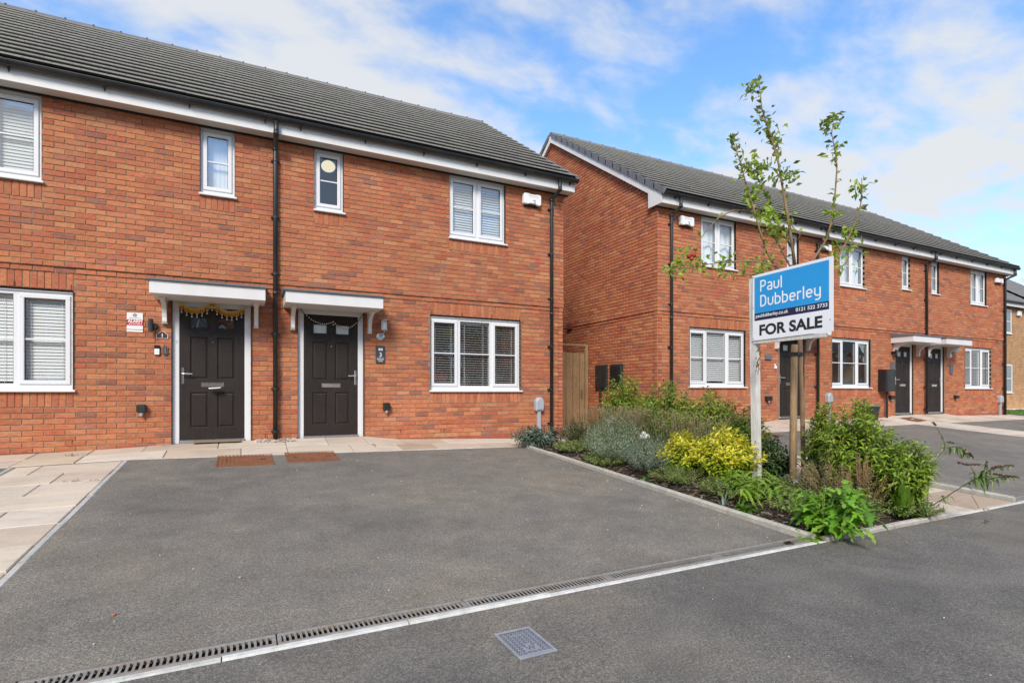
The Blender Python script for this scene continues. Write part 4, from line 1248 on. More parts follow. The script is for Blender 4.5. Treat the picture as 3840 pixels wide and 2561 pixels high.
# ------------------------------------------------------------------ things on the walls
def wallthing(name, x, z, yf, label, cat, group=None): return thing(name, (x, yf, z), label, cat, group)
def bellbox(x0, x1, z0, z1, yf, label):
    t = wallthing('alarm_bell_box', (x0 + x1) / 2, z0, yf, label, 'alarm box', 'alarm boxes under the eaves')
    b = MB(); b.bbox(x0 + .03, x1 - .03, yf - .05, yf + .01, z0 - .012, z1 + .012, .01); b.build('back_plate', M['dark'], t)
    w, h = x1 - x0, z1 - z0
    pr = [(.06, .02), (.25, .02), (.33, .10), (.67, .10), (.78, .0), (.93, .0), (1, .1), (1, .9), (.93, 1), (.76, 1), (.68, .955), (.34, .955), (.26, 1), (.07, 1), (0, .9), (0, .1)]
    P = [(x0 + a * w, yf - .02, z0 + c * h) for a, c in pr]; n = len(P)
    b = MB()
    ins = [(x0 + w / 2 + (p[0] - x0 - w / 2) * .93, yf - .095, z0 + h / 2 + (p[2] - z0 - h / 2) * .9) for p in P]
    midr = [(x0 + w / 2 + (p[0] - x0 - w / 2) * .99, yf - .075, z0 + h / 2 + (p[2] - z0 - h / 2) * .985) for p in P]
    b.add(P + midr + ins, [(i, (i + 1) % n, n + (i + 1) % n, n + i) for i in range(n)] + [(n + i, n + (i + 1) % n, 2 * n + (i + 1) % n, 2 * n + i) for i in range(n)] + [tuple(range(2 * n, 3 * n))])
    c = b.build('cover', M['white_plastic'], t)
    b = MB(); put_text(b, 'PERSIMMON', (x0 + w * .56, yf - .0965, z0 + h * .70), (1, 0, 0), (0, 0, 1), width=w * .6, height=h * .09, col=(.30, .32, .42)); put_text(b, 'together, we make a home', (x0 + w * .56, yf - .0965, z0 + h * .57), (1, 0, 0), (0, 0, 1), width=w * .5, height=h * .055, col=(.5, .52, .58))
    for pts in ([(.52, .36), (.56, .47), (.60, .34), (.56, .30)], [(.56, .18), (.60, .30), (.66, .27), (.65, .2)], [(.60, .40), (.66, .47), (.66, .36)]):
        b.poly([(x0 + a * w, yf - .0966, z0 + c_ * h) for a, c_ in pts][::-1], (.04, .12, .13))
    b.build('print', M['flat'], c)
bellbox(4.76, 5.145, 4.305, 4.525, 0, 'white alarm bell box between the upstairs blind and the end downpipe')
bellbox(8.575, 8.975, 4.395, 4.605, -.15, 'white alarm bell box beside the downpipe at the bare gable corner')
bellbox(13.47, 13.85, 4.42, 4.59, -.15, 'white alarm bell box half hidden behind the branches of the young tree')
bellbox(22.74, 23.18, 4.415, 4.58, -.15, 'white alarm bell box beside the downpipe at the far end corner')
t = wallthing('alarm_plaque', -1.367, 1.57, 0, 'white and red ALARM plaque on the brick wall', 'sign')
b = MB(); b.bbox(-1.462, -1.272, .008, .022, 1.568, 1.84, .003, (.78, .74, .72)); pl = b.build('plate', M['flat'], t)
b = MB(); yq = .0065
def rect(b, x0, x1, z0, z1, y, c): b.poly([(x0, y, z0), (x1, y, z0), (x1, y, z1), (x0, y, z1)], c)
rect(b, -1.461, -1.273, 1.662, 1.743, yq, (.40, .02, .025)); rect(b, -1.461, -1.273, 1.600, 1.606, yq, (.2, .03, .03))
put_text(b, 'ALARM', (-1.367, yq - .001, 1.700), (1, 0, 0), (0, 0, 1), width=.168, height=.040, weight=.03, col=(.85, .8, .78))
put_text(b, 'SYSTEM', (-1.362, yq - .001, 1.672), (1, 0, 0), (0, 0, 1), width=.15, height=.018, weight=.02, col=(.85, .8, .78))
put_text(b, 'SECURITY', (-1.367, yq, 1.758), (1, 0, 0), (0, 0, 1), width=.13, height=.013, col=(.15, .12, .12))
for i in range(5):
    a = 6.283 * i / 5 + 1.57
    b.poly([(-1.367, yq, 1.805), (-1.367 + .026 * math.cos(a - .35), yq, 1.805 + .024 * math.sin(a - .35)), (-1.367 + .030 * math.cos(a), yq, 1.805 + .027 * math.sin(a)), (-1.367 + .026 * math.cos(a + .35), yq, 1.805 + .024 * math.sin(a + .35))][::-1], (.06, .06, .07))
b.build('print', M['flat'], pl)
t = wallthing('wall_light', -1.17, 1.6, 0, 'black cylinder up and down light beside the alarm plaque', 'wall light')
b = MB(); b.tube([(-1.172, -.06, 1.578), (-1.172, -.06, 1.758)], .032, 16); b.build('cylinder', M['black_plastic'], t, False)
b = MB(); b.lathe((-1.138, .024, 1.655), [(.045, 0), (.045, -.06), (.03, -.075)], 16, 'Y'); b.build('wall_mount', M['black_plastic'], t)
t = wallthing('number_plaque', -1.044, 1.49, 0, 'small brown arched house number plaque reading 1', 'sign')
sh_ = [(-.072, 0), (.072, 0), (.072, .065), (.05, .072), (.028, .098), (0, .108), (-.028, .098), (-.05, .072), (-.072, .065)]
b = MB(); b.prism([(-1.044 + p, .010, 1.492 + q) for p, q in sh_], (0, .014, 0), (.72, .62, .58)); pl = b.build('plate', M['flat'], t)
b = MB(); b.poly([(-1.044 + p * .86, .0085, 1.499 + q * .87) for p, q in sh_], (.05, .02, .016)); put_text(b, '1', (-1.044, .0078, 1.513), (1, 0, 0), (0, 0, 1), height=.05, weight=.02, col=(.85, .83, .8)); b.build('number', M['flat'], pl)
t = wallthing('doorbell', -1.105, 1.257, 0, 'white and brown video doorbell under the number plaque', 'doorbell')
b = MB(); b.bbox(-1.14, -1.071, -.002, .024, 1.255, 1.392, .004); b.build('body', M['door_paint'], t)
b = MB(); b.bbox(-1.136, -1.075, -.010, .0, 1.258, 1.343, .004); bb_ = b.build('button_plate', M['white_plastic'], t)
b = MB(); b.lathe((-1.105, -.013, 1.30), [(.006, 0), (.006, .004)], 10, 'Y'); b.build('button', M['grey_plastic'], bb_)
t = wallthing('key_safe', -1.008, 1.257, 0, 'narrow black keypad with steel rim next to the garlanded door', 'keypad')
def capsule(b, x, z0, z1, r, y0, y1, col=(1, 1, 1)):
    pts = [(x + r * math.cos(a), y0, z1 - r + r * math.sin(a)) for a in [math.pi * k / 8 for k in range(9)]] + [(x + r * math.cos(a), y0, z0 + r + r * math.sin(a)) for a in [math.pi + math.pi * k / 8 for k in range(9)]]
    b.prism(pts[::-1], (0, y1 - y0, 0), col)
b = MB(); capsule(b, -1.008, 1.255, 1.392, .031, .004, .024); rim = b.build('rim', M['chrome'], t)
b = MB(); capsule(b, -1.011, 1.263, 1.384, .022, -.008, .006); b.build('pad', M['black_plastic'], t)
b = MB()
for i in range(6):
    for s_ in (-1, 1): b.lathe((-1.011 + s_ * .008, -.0105, 1.285 + i * .016), [(.005, 0), (.005, .003)], 8, 'Y')
b.build('keys', M['grey_plastic'], t)
b = MB(); b.lathe((-.882, .050, 1.466), [(.026, 0), (.026, .006)], 18, 'Y', (.72, .74, .78)); b.poly([(-.905, .0495, 1.470), (-.859, .0495, 1.470), (-.866, .0495, 1.484), (-.898, .0495, 1.484)], (.25, .45, .65)); b.poly([(-.890, .0495, 1.455), (-.872, .0495, 1.455), (-.876, .0495, 1.466), (-.886, .0495, 1.466)], (.1, .1, .1))
tag(b.build('frame_sticker', M['flat']), 'round pale sticker on the white frame of the garlanded door', 'sticker')
def tapbox(x0, x1, z0, z1, yf, label):
    t = wallthing('socket_box', (x0 + x1) / 2, z0, yf, label, 'socket box', 'black boxes low on the walls')
    b = MB(); b.bbox(x0, x1, yf - .075, yf + .026, z0 + .055, z1, .014); bo = b.build('cover', M['black_plastic'], t)
    xm = (x0 + x1) / 2
    b = MB(); b.tube([(xm, yf - .03, z0 + .065), (xm, yf - .03, z0 + .012)], [.026, .022], 12); b.tube([(xm, yf - .03, z0 + .02), (xm, yf - .03, z0)], .014, 10); b.build('gland', M['grey_plastic'], t)
tapbox(-1.343, -1.232, .385, .552, 0, 'black socket box low on the wall left of the garlanded door')
tapbox(2.108, 2.22, .366, .545, 0, 'black socket box low on the wall under the house number 3')
tapbox(11.4, 11.58, .46, .625, -.15, 'black socket box low on the wall behind the white sign post')
tapbox(16.62, 16.80, .46, .625, -.15, 'black socket box low on the wall below the black meter box')
tapbox(20.18, 20.36, .46, .62, -.15, 'black socket box low on the wall below the round wall light')
# stainless lantern and slate number plate
def lantern(x, z, yf, label, s_=1.0):
    t = wallthing('wall_lantern', x, z, yf, label, 'wall light')
    yb = yf + .02; yl = yf - .10 * s_
    b = MB(); b.lathe((x - .025, yb, z), [(.068 * s_, 0), (.068 * s_, -.012), (.05 * s_, -.020)], 24, 'Y'); b.build('wall_disc', M['brushed_steel'], t, False)
    b = MB(); b.tube([(x - .025, yf - .02, z + .01), (x, yf - .075, z + .03), (x + .01, yl, z + .07), (x + .01, yl, z + .10)], .008, 8)
    b.tube([(x - .045, yf - .005, z + .03), (x - .02, yf - .03, z + .045)], .006, 6); b.build('arm', M['brushed_steel'], t)
    b = MB(); b.lathe((x + .01, yl, z + .10), [(.058 * s_, 0), (.058 * s_, .022), (.052 * s_, .022)], 20); b.lathe((x + .01, yl, z + .262 * s_), [(.105 * s_, 0), (.10 * s_, .008), (.03 * s_, .03), (.01, .034)], 24)
    for a in (0.6, 2.2, 3.8, 5.4): b.tube([(x + .01 + .056 * s_ * math.cos(a), yl + .056 * s_ * math.sin(a), z + .11), (x + .01 + .056 * s_ * math.cos(a), yl + .056 * s_ * math.sin(a), z + .265 * s_)], .003, 5)
    b.build('cage', M['brushed_steel'], t)
    b = MB(); b.lathe((x + .01, yl, z + .115), [(.048 * s_, 0), (.048 * s_, .15 * s_)], 20); b.build('diffuser', M['white_plastic'], t, False)
lantern(2.095, 1.66, 0, 'steel lantern with white diffuser above the house number 3')
t = wallthing('house_plate', 2.068, 1.217, 0, 'dark slate house plate with number 3 beside the door', 'sign')
b = MB(); b.bbox(1.991, 2.145, .004, .02, 1.215, 1.508, .003, (.040, .043, .052)); pl = b.build('plate', M['flat'], t)
b = MB(); y = .0025
for k in range(4): rect(b, 2.035 + .018 * k, 2.050 + .018 * k, 1.425 + (.004 if k in (1, 2) else 0), 1.468 - (.004 if k in (1, 2) else 0), y, (.72, .70, .66))
put_text(b, '3', (2.068, y, 1.318), (1, 0, 0), (0, 0, 1), height=.075, col=(.78, .78, .78)); rect(b, 2.012, 2.124, 1.303, 1.307, y, (.6, .6, .6))
put_text(b, 'Sunflower', (2.068, y, 1.268), (1, 0, 0), (0, 0, 1), width=.118, height=.024, weight=.015, col=(.8, .8, .8)); put_text(b, 'Drive', (2.070, y, 1.238), (1, 0, 0), (0, 0, 1), width=.066, height=.02, weight=.015, col=(.8, .8, .8))
b.build('print', M['flat'], pl)
def globe_light(x, z, yf, label):
    t = wallthing('wall_lantern', x, z, yf, label, 'wall light')
    b = MB(); b.lathe((x - .02, yf + .02, z), [(.05, 0), (.05, -.015)], 16, 'Y'); b.tube([(x - .02, yf, z), (x, yf - .09, z - .02), (x + .01, yf - .10, z + .10)], .008, 8); b.build('arm', M['brushed_steel'], t)
    b = MB(); b.lathe((x + .01, yf - .10, z + .10), [(.06, 0), (.075, .05), (.075, .13), (.06, .15)], 18); b.build('shade', M['white_plastic'], t, True)
globe_light(20.05, 1.86, -.15, 'small round wall light beside the far end door')
t = wallthing('wall_light', 16.78, 1.85, -.15, 'black cylinder light beside the middle terrace door', 'wall light')
b = MB(); b.tube([(16.80, -.24, 1.78), (16.80, -.24, 1.94)], .035, 12); b.lathe((16.78, -.13, 1.86), [(.04, 0), (.04, -.08)], 12, 'Y'); b.build('cylinder', M['black_plastic'], t)
for x, z, lb in ((16.80, 1.45, 'grey house plate beside the middle terrace door'), (20.02, 1.45, 'grey house plate below the round wall light')):
    b = MB(); b.bbox(x - .08, x + .08, -.16, -.125, z - .17, z + .13, .004, (.10, .11, .13)); tag(b.build('house_plate', M['flat']), lb, 'sign')
b = MB(); b.bbox(11.40, 11.62, -.165, -.125, 1.52, 1.645, .004, (.13, .14, .16)); tag(b.build('house_plate', M['flat']), 'grey house plate on the brick wall right of the for sale post', 'sign')
t = wallthing('doorbell', 11.78, 1.35, -.15, 'white doorbell beside the door behind the tree stake', 'doorbell'); b = MB(); b.bbox(11.75, 11.81, -.165, -.12, 1.3, 1.42, .004); b.build('body', M['white_plastic'], t); b = MB(); b.bbox(11.76, 11.80, -.17, -.16, 1.38, 1.415, .002); b.build('lens', M['dark'], t)
def hood(x, yf, zt, zb, label, w=.19):
    t = thing('cable_hood', (x, yf, zb), label, 'cable hood', 'grey cable hoods on the walls')
    pts = [(x + w / 2 * math.cos(a), zt - w / 2 + w / 2 * math.sin(a)) for a in [math.pi * k / 10 for k in range(11)]] + [(x - w / 2 * .96, zt - .25), (x - w / 2 * .8, zt - .27), (x + w / 2 * .8, zt - .27), (x + w / 2 * .96, zt - .25)]
    b = MB(); n = len(pts)
    xm, zm = x, zt - .13
    A = [(p, yf + .022, q) for p, q in pts]; B_ = [(p, yf - .055, q) for p, q in pts]; C_ = [(xm + (p - xm) * .72, yf - .085, zm + (q - zm) * .74) for p, q in pts]
    b.add(A + B_ + C_, [(n + i, n + (i + 1) % n, (i + 1) % n, i) for i in range(n)] + [(2 * n + i, 2 * n + (i + 1) % n, n + (i + 1) % n, n + i) for i in range(n)] + [tuple(range(3 * n - 1, 2 * n - 1, -1))])
    b.build('hood', M['grey_plastic'], t)
    b = MB(); b.bbox(x - .035, x + .035, yf - .045, yf + .022, zb - .05, zt - .26, .008); b.build('duct', M['grey_plastic'], t)
hood(5.13, 0, .625, g(5.1, 0), 'grey cable hood on a duct beside the end downpipe by the planted bed')
hood(13.84, -.15, .705, 0, 'grey cable hood on a duct left of the ground floor window behind the tree', .2)
hood(23.15, -.15, .615, -.05, 'grey cable hood on a duct beside the far end downpipe', .2)
def meterbox_front(x0, x1, z0, z1, yf, label):
    t = thing('meter_box', ((x0 + x1) / 2, yf, z0), label, 'meter box')
    b = MB(); b.bbox(x0, x1, yf - .20, yf + .02, z0, z1, .012); b.build('case', M['black_plastic'], t)
    b = MB(); b.bbox(x0 + .03, x1 - .03, yf - .212, yf - .19, z0 + .03, z1 - .03, .008); b.build('lid', M['black_plastic'], t)
    b = MB(); b.tube([((x0 + x1) / 2 + .05, yf - .07, z0 + .01), ((x0 + x1) / 2 + .05, yf - .07, -.05)], .03, 10); b.build('pipe', M['black_plastic'], t)
meterbox_front(16.10, 16.56, .74, 1.36, -.15, 'black meter box on a pipe beside the middle terrace door')
def meterbox_side(y0, y1, z0, z1, label, pipe):
    X = 8.02
    t = thing('meter_box', (X, (y0 + y1) / 2, z0), label, 'meter box')
    b = MB(); b.bbox(X - .045, X + .02, y0, y1, z0, z1, .012); b.build('case', M['black_plastic'], t)
    b = MB(); b.bbox(X - .056, X - .035, y0 + .035, y1 - .035, z0 + .035, z1 - .035, .008); lo = b.build('lid', M['black_plastic'], t)
    b = MB(); b.lathe((X - .058, y1 - .06, (z0 + z1) / 2), [(.012, 0), (.012, .01)], 8, 'X'); b.build('lock', M['chrome'], lo)
    if pipe:
        b = MB(); b.tube([(X - .05, (y0 + y1) / 2, z0 + .01), (X - .05, (y0 + y1) / 2, -.2)], .032, 10); b.build('pipe', M['black_plastic'], t)
meterbox_side(1.66, 2.14, .78, 1.40, 'black meter box on a pipe on the gable next to the timber gate', True)
meterbox_side(1.06, 1.53, .80, 1.39, 'black meter box on the gable without a pipe, nearer the house corner', False)
b = MB(); b.bbox(7.96, 8.03, 3.23, 3.45, 2.44, 2.60, .006); tag(b.build('flue_vent', M['red_vent']), 'dark red vent brick on the bare gable above the gate', 'vent')
# timber gate between the gables
t = thing('side_gate', (6.9, 2.5, -.1), 'ledged timber gate of vertical boards between the two terraces', 'gate')
b = MB(); b.bbox(7.90, 7.985, 2.44, 2.53, -.2, 1.93, .006); b.build('post', M['gate_wood'], t)
b = MB(); b.bbox(5.80, 5.885, 2.44, 2.53, -.2, 1.93, .006); b.build('post', M['gate_wood'], t)
b = MB(); b.bbox(5.80, 7.985, 2.45, 2.52, 1.90, 1.955, .006); b.build('head_rail', M['gate_wood'], t)
x = 5.90; i = 0
while x < 7.88:
    w = .098
    b = MB(); yy = 2.465 + (.010 if i % 2 else 0)
    b.bbox(x + .003, min(x + w, 7.885), yy, yy + .02, -.13, 1.73 + R.gauss(0, .003), .005); b.build('board', M['gate_wood'], t); x += w + .004; i += 1
b = MB()
for z in (.2, .9, 1.55): b.box(5.9, 7.885, 2.497, 2.53, z, z + .09)
b.build('ledge', M['gate_wood'], t)
b = MB(); b.bbox(7.76, 7.80, 2.445, 2.462, .55, .78, .004); b.tube([(7.78, 2.45, .70), (7.78, 2.41, .70), (7.74, 2.41, .70)], .008, 6); b.build('latch', M['brushed_steel'], t)
# garland of gold flowers over the door of number 1
t = thing('flower_garland', (-.42, .03, 2.03), 'gold and white flower garland with bead drops over a dark door', 'garland')
def swag(xa, za, xb, zb_, sag, n): return [(xa + (xb - xa) * i / n, za + (zb_ - za) * i / n - sag * 4 * (i / n) * (1 - i / n)) for i in range(n + 1)]
path = swag(-.872, 2.045, -.42, 2.045, .12, 14)[:-1] + swag(-.42, 2.045, .035, 2.015, .12, 14)
b = MB(); b.tube([(x, .028, z) for x, z in path], .004, 5, (.2, .12, .02)); b.build('cord', M['flat'], t)
for i, (x, z) in enumerate(path):
    if i in (0, len(path) - 1): continue
    b = MB()
    for k in range(9):
        a = 6.283 * k / 9 + R.random()
        b.leaf((x, .02, z + .008), (math.cos(a), -.5, math.sin(a)), (0, -1, 0), .034, .030, jit((.74, .66, .40), .12), 0, .3)
    b.ball((x, .008, z + .008), .010, jit((.55, .45, .22), .1), 6, 4); b.build('white_flower', M['petal'], t)
    if i % 2 == 0:
        b = MB()
        for k in range(12):
            a = 6.283 * k / 12
            b.leaf((x, .012, z - .025), (math.cos(a), -.3, math.sin(a) * .5 - .25), (0, -1, .3), .044, .028, jit((.66, .34, .03), .15), 0, .3)
        b.build('gold_flower', M['petal'], t)
        b = MB(); b.ball((x, .010, z - .062), .011, (.82, .8, .76), 8, 5); b.tube([(x, .01, z - .05), (x, .01, z - .10)], .0012, 4, (.3, .25, .2)); b.ball((x, .010, z - .098), .012, (.6, .6, .58), 8, 5, 1.3); b.build('bead_drop', M['petal'], t)
# bead string over the door of number 3
t = thing('bead_string', (1.28, .03, 1.96), 'dark cord strung with white beads hung in two swags over a dark door', 'garland')
path = swag(.762, 2.10, 1.305, 1.865, .135, 16)[:-1] + swag(1.305, 1.865, 1.785, 2.03, .17, 16)
b = MB(); b.tube([(x, .020, z) for x, z in path], .006, 5, (.03, .02, .015)); b.build('cord', M['flat'], t)
for i, (x, z) in enumerate(path):
    if 4 <= i <= 28: b = MB(); b.ball((x, .014, z + .004), .0095, (.75, .73, .68), 7, 5); b.build('bead', M['petal'], t)
b = MB(); b.box(1.29, 1.32, .014, .02, 1.815, 1.825, (.7, .7, .68)); b.tube([(1.305, .017, 1.865), (1.305, .017, 1.82)], .002, 4, (.1, .08, .06)); b.build('tag', M['flat'], t)
b = MB(); b.add([(-.47, .01, .79), (-.30, .01, .80), (-.31, -.05, .785), (-.455, -.05, .772)], [(0, 1, 2, 3)], (.75, .73, .7)); tag(b.build('leaflet', M['flat']), 'folded leaflet sticking out below the letter plate of the garlanded door', 'leaflet')
# recycling box by the terrace wall, dry sprig on the sign post, clump on the drain
t = thing('recycling_box', (14.9, -.6, g(14.9, -.6)), 'black recycling box with a teal lid against the terrace wall behind the hedge', 'box')
zq0 = g(14.9, -.6); b = MB(); b.add([(14.79, -.72, zq0), (15.03, -.72, zq0), (15.03, -.48, zq0), (14.79, -.48, zq0), (14.75, -.76, zq0 + .42), (15.07, -.76, zq0 + .42), (15.07, -.44, zq0 + .42), (14.75, -.44, zq0 + .42)], [(0, 3, 2, 1), (0, 1, 5, 4), (1, 2, 6, 5), (2, 3, 7, 6), (3, 0, 4, 7), (4, 5, 6, 7)]); b.bbox(14.74, 15.08, -.77, -.43, zq0 + .38, zq0 + .41, .006); b.build('tub', M['black_plastic'], t)
b = MB(); b.bbox(14.745, 15.075, -.765, -.435, zq0 + .422, zq0 + .452, .01, (.16, .33, .33)); b.build('lid', M['flat'], t)
p = on_ground(2957, 2039); b = MB()
for _ in range(26): b.leaf(p + V3(R.gauss(0, .02), R.gauss(0, .012), .006), (R.gauss(0, 1), R.gauss(0, 1), R.uniform(.1, .8)), (0, 0, 1), .035, .02, jit((.05, .035, .025), .3), .3)
tag(b.build('leaf_litter', M['leaf_matt']), 'clump of dark rotting leaves on the drain near the bed corner', 'leaf litter')
# chair behind the window of number 3
t = thing('wicker_chair', (3.5, .55, -.0), 'pink cushioned wicker chair inside the ground floor window', 'chair')
b = MB()
for k in range(14): b.box(3.33 + k * .042, 3.345 + k * .042, .50, .52, .45, 1.02, (.50, .38, .20))
for k in range(12): b.box(3.32, 3.90, .49, .505, .47 + k * .045, .485 + k * .045, (.55, .42, .24))
b.build('wicker_back', M['flat'], t)
b = MB(); b.bbox(3.02, 3.40, .34, .46, .62, 1.05, .03, (.62, .10, .11)); b.build('cushion', M['flat'], t)
b = MB(); b.bbox(3.0, 3.95, .4, .9, .3, .48, .02, (.3, .22, .12)); b.build('seat', M['flat'], t)
for xx in (3.03, 3.90):
    for yy in (.42, .86): b = MB(); b.tube([(xx, yy, .32), (xx, yy, -.05)], .02, 6, (.3, .22, .12)); b.build('leg', M['flat'], t)
# ------------------------------------------------------------------ for sale board
t = thing('for_sale_sign', (5.49, -4.665, bedz(5.49, -4.66)), 'blue and white estate agent FOR SALE board on a white post', 'sign')
b = MB()
za, zb_ = bedz(5.49, -4.66) - .1, 2.09
b.add([(5.455, -4.712, za), (5.53, -4.712, za), (5.53, -4.632, za), (5.455, -4.632, za), (5.455, -4.668, zb_), (5.53, -4.668, zb_), (5.53, -4.588, zb_), (5.455, -4.588, zb_)],
      [(0, 3, 2, 1), (4, 5, 6, 7), (0, 1, 5, 4), (1, 2, 6, 5), (2, 3, 7, 6), (3, 0, 4, 7)])
b.build('post', M['post_paint'], t)
BX, BY0, BY1, BZ0, BZ1 = 5.437, -4.655, -5.635, 1.337, 2.113
bw, bh = BY0 - BY1, BZ1 - BZ0
tl = .020
def bp(u, v, l=0.0): return (BX - l, BY0 - u * bw, BZ1 - v * bh + tl * u)
def brd(b, u0, u1, v0, v1, l, col=(1, 1, 1)): b.poly([bp(u0, v1, l), bp(u1, v1, l), bp(u1, v0, l), bp(u0, v0, l)], col)
b = MB(); b.prism([bp(0, 1), bp(1, 1), bp(1, 0), bp(0, 0)], (.008, 0, 0)); bo = b.build('board', M['sign_white'], t)
b = MB(); brd(b, .03, .957, .04, .59, .0015); b.build('blue_panel', M['sign_blue'], bo)
b = MB(); brd(b, .03, .957, .5905, .70, .0015); b.build('navy_panel', M['sign_navy'], bo)
b = MB(); b.prism([(5.446, -4.66, 1.34), (5.446, -5.55, 1.345), (5.446, -5.55, 1.305), (5.446, -4.66, 1.30)], (.03, 0, 0)); b.build('batten', M['post_paint'], t)
RT, UP = Vector((0, -1, tl / bw)).normalized(), Vector((0, 0, 1))
def arc(cx, cy, rx, ry, a0, a1, n=10): return [(cx + rx * math.cos(math.radians(a0 + (a1 - a0) * i / n)), cy + ry * math.sin(math.radians(a0 + (a1 - a0) * i / n))) for i in range(n + 1)]
def rr(x0, y0, x1, y1, r): return arc(x1 - r, y1 - r, r, r, 90, 0, 5) + arc(x1 - r, y0 + r, r, r, 0, -90, 5) + arc(x0 + r, y0 + r, r, r, 270, 180, 5) + arc(x0 + r, y1 - r, r, r, 180, 90, 5)
w_ = .125
GL = {
 'P': (.56, [[(.06, 0), (.06, 1)], [(.06, .94)] + arc(.30, .70, .22, .24, 90, -90) + [(.06, .46)]]),
 'a': (.54, [[(.08, .64)] + arc(.28, .48, .20, .20, 110, 0, 8) + [(.48, 0)], [(.48, .06), (.26, .06)] + arc(.24, .21, .17, .15, 270, 90, 8) + [(.48, .36)]]),
 'u': (.56, [[(.06, .70), (.06, .28)] + arc(.28, .28, .22, .22, 180, 360) + [(.50, .70)]]),
 'l': (.16, [[(.07, 0), (.07, 1)]]),
 'D': (.62, [[(.06, 0), (.06, 1)], [(.06, .94), (.26, .94)] + arc(.26, .64, .28, .30, 90, 0, 6) + arc(.26, .36, .28, .30, 0, -90, 6) + [(.06, .06)]]),
 'b': (.56, [[(.06, 0), (.06, 1)], [(.06, .64), (.28, .64)] + arc(.28, .42, .22, .22, 90, 0, 5) + arc(.28, .28, .22, .22, 0, -90, 5) + [(.06, .06)]]),
 'e': (.56, [[(.06, .36), (.50, .36)], [(.50, .34), (.50, .42)] + arc(.28, .42, .22, .22, 0, 180, 10) + arc(.28, .28, .22, .22, 180, 300, 8) + [(.47, .12)]]),
 'r': (.38, [[(.06, 0), (.06, .70)], [(.06, .42)] + arc(.28, .42, .22, .22, 180, 90, 6) + [(.38, .64)]]),
 'y': (.56, [[(.06, .70), (.06, .30)] + arc(.28, .30, .22, .22, 180, 270, 6) + [(.50, .08)], [(.50, .70), (.50, -.04)] + arc(.28, -.04, .22, .20, 0, -90, 6) + [(.10, -.24)]]),
}
def script_text(word, u0, vbase, u1, vtop, mb):
    tot = sum(GL[c][0] + .12 for c in word) - .12
    sx = (u1 - u0) * bw / tot; sy = (vbase - vtop) * bh
    x = 0
    for c in word:
        wd, st = GL[c]
        for i_, s_ in enumerate(st):
            stroke(mb, [((p[0] + x) * sx, p[1] * sy) for p in s_], w_ * (sx + sy) / 2 * .98, bp(u0, vbase), RT, UP, 1.0, .003 + .0002 * i_)
        x += wd + .12
b = MB(); script_text('Paul', .112, .272, .405, .10, b); b.build('agent_first_name', M['ink_white'], bo)
b = MB(); script_text('Dubberley', .112, .50, .868, .325, b); b.build('agent_last_name', M['ink_white'], bo)
b = MB(); put_text(b, 'pauldubberley.co.uk', bp(.05, .673), RT, UP, width=.43 * bw, height=.068 * bh, weight=.012, align='L', lift=.003); put_text(b, '0121 522 3733', bp(.575, .663), RT, UP, width=.365 * bw, height=.052 * bh, weight=.014, align='L', lift=.003); b.build('contact_line', M['ink_white'], bo)
b = MB(); put_text(b, 'FOR SALE', bp(.10, .935), RT, UP, width=.785 * bw, height=.165 * bh, weight=.034, align='L', lift=.003); b.build('for_sale_lettering', M['ink'], bo)
b = MB()
for u, v in ((.015, .03), (.015, .5), (.015, .97), (.97, .84)): b.lathe(Vector(bp(u, v)), [(.006, 0), (.006, -.004)], 8, 'X')
b.build('screws', M['chrome'], bo)
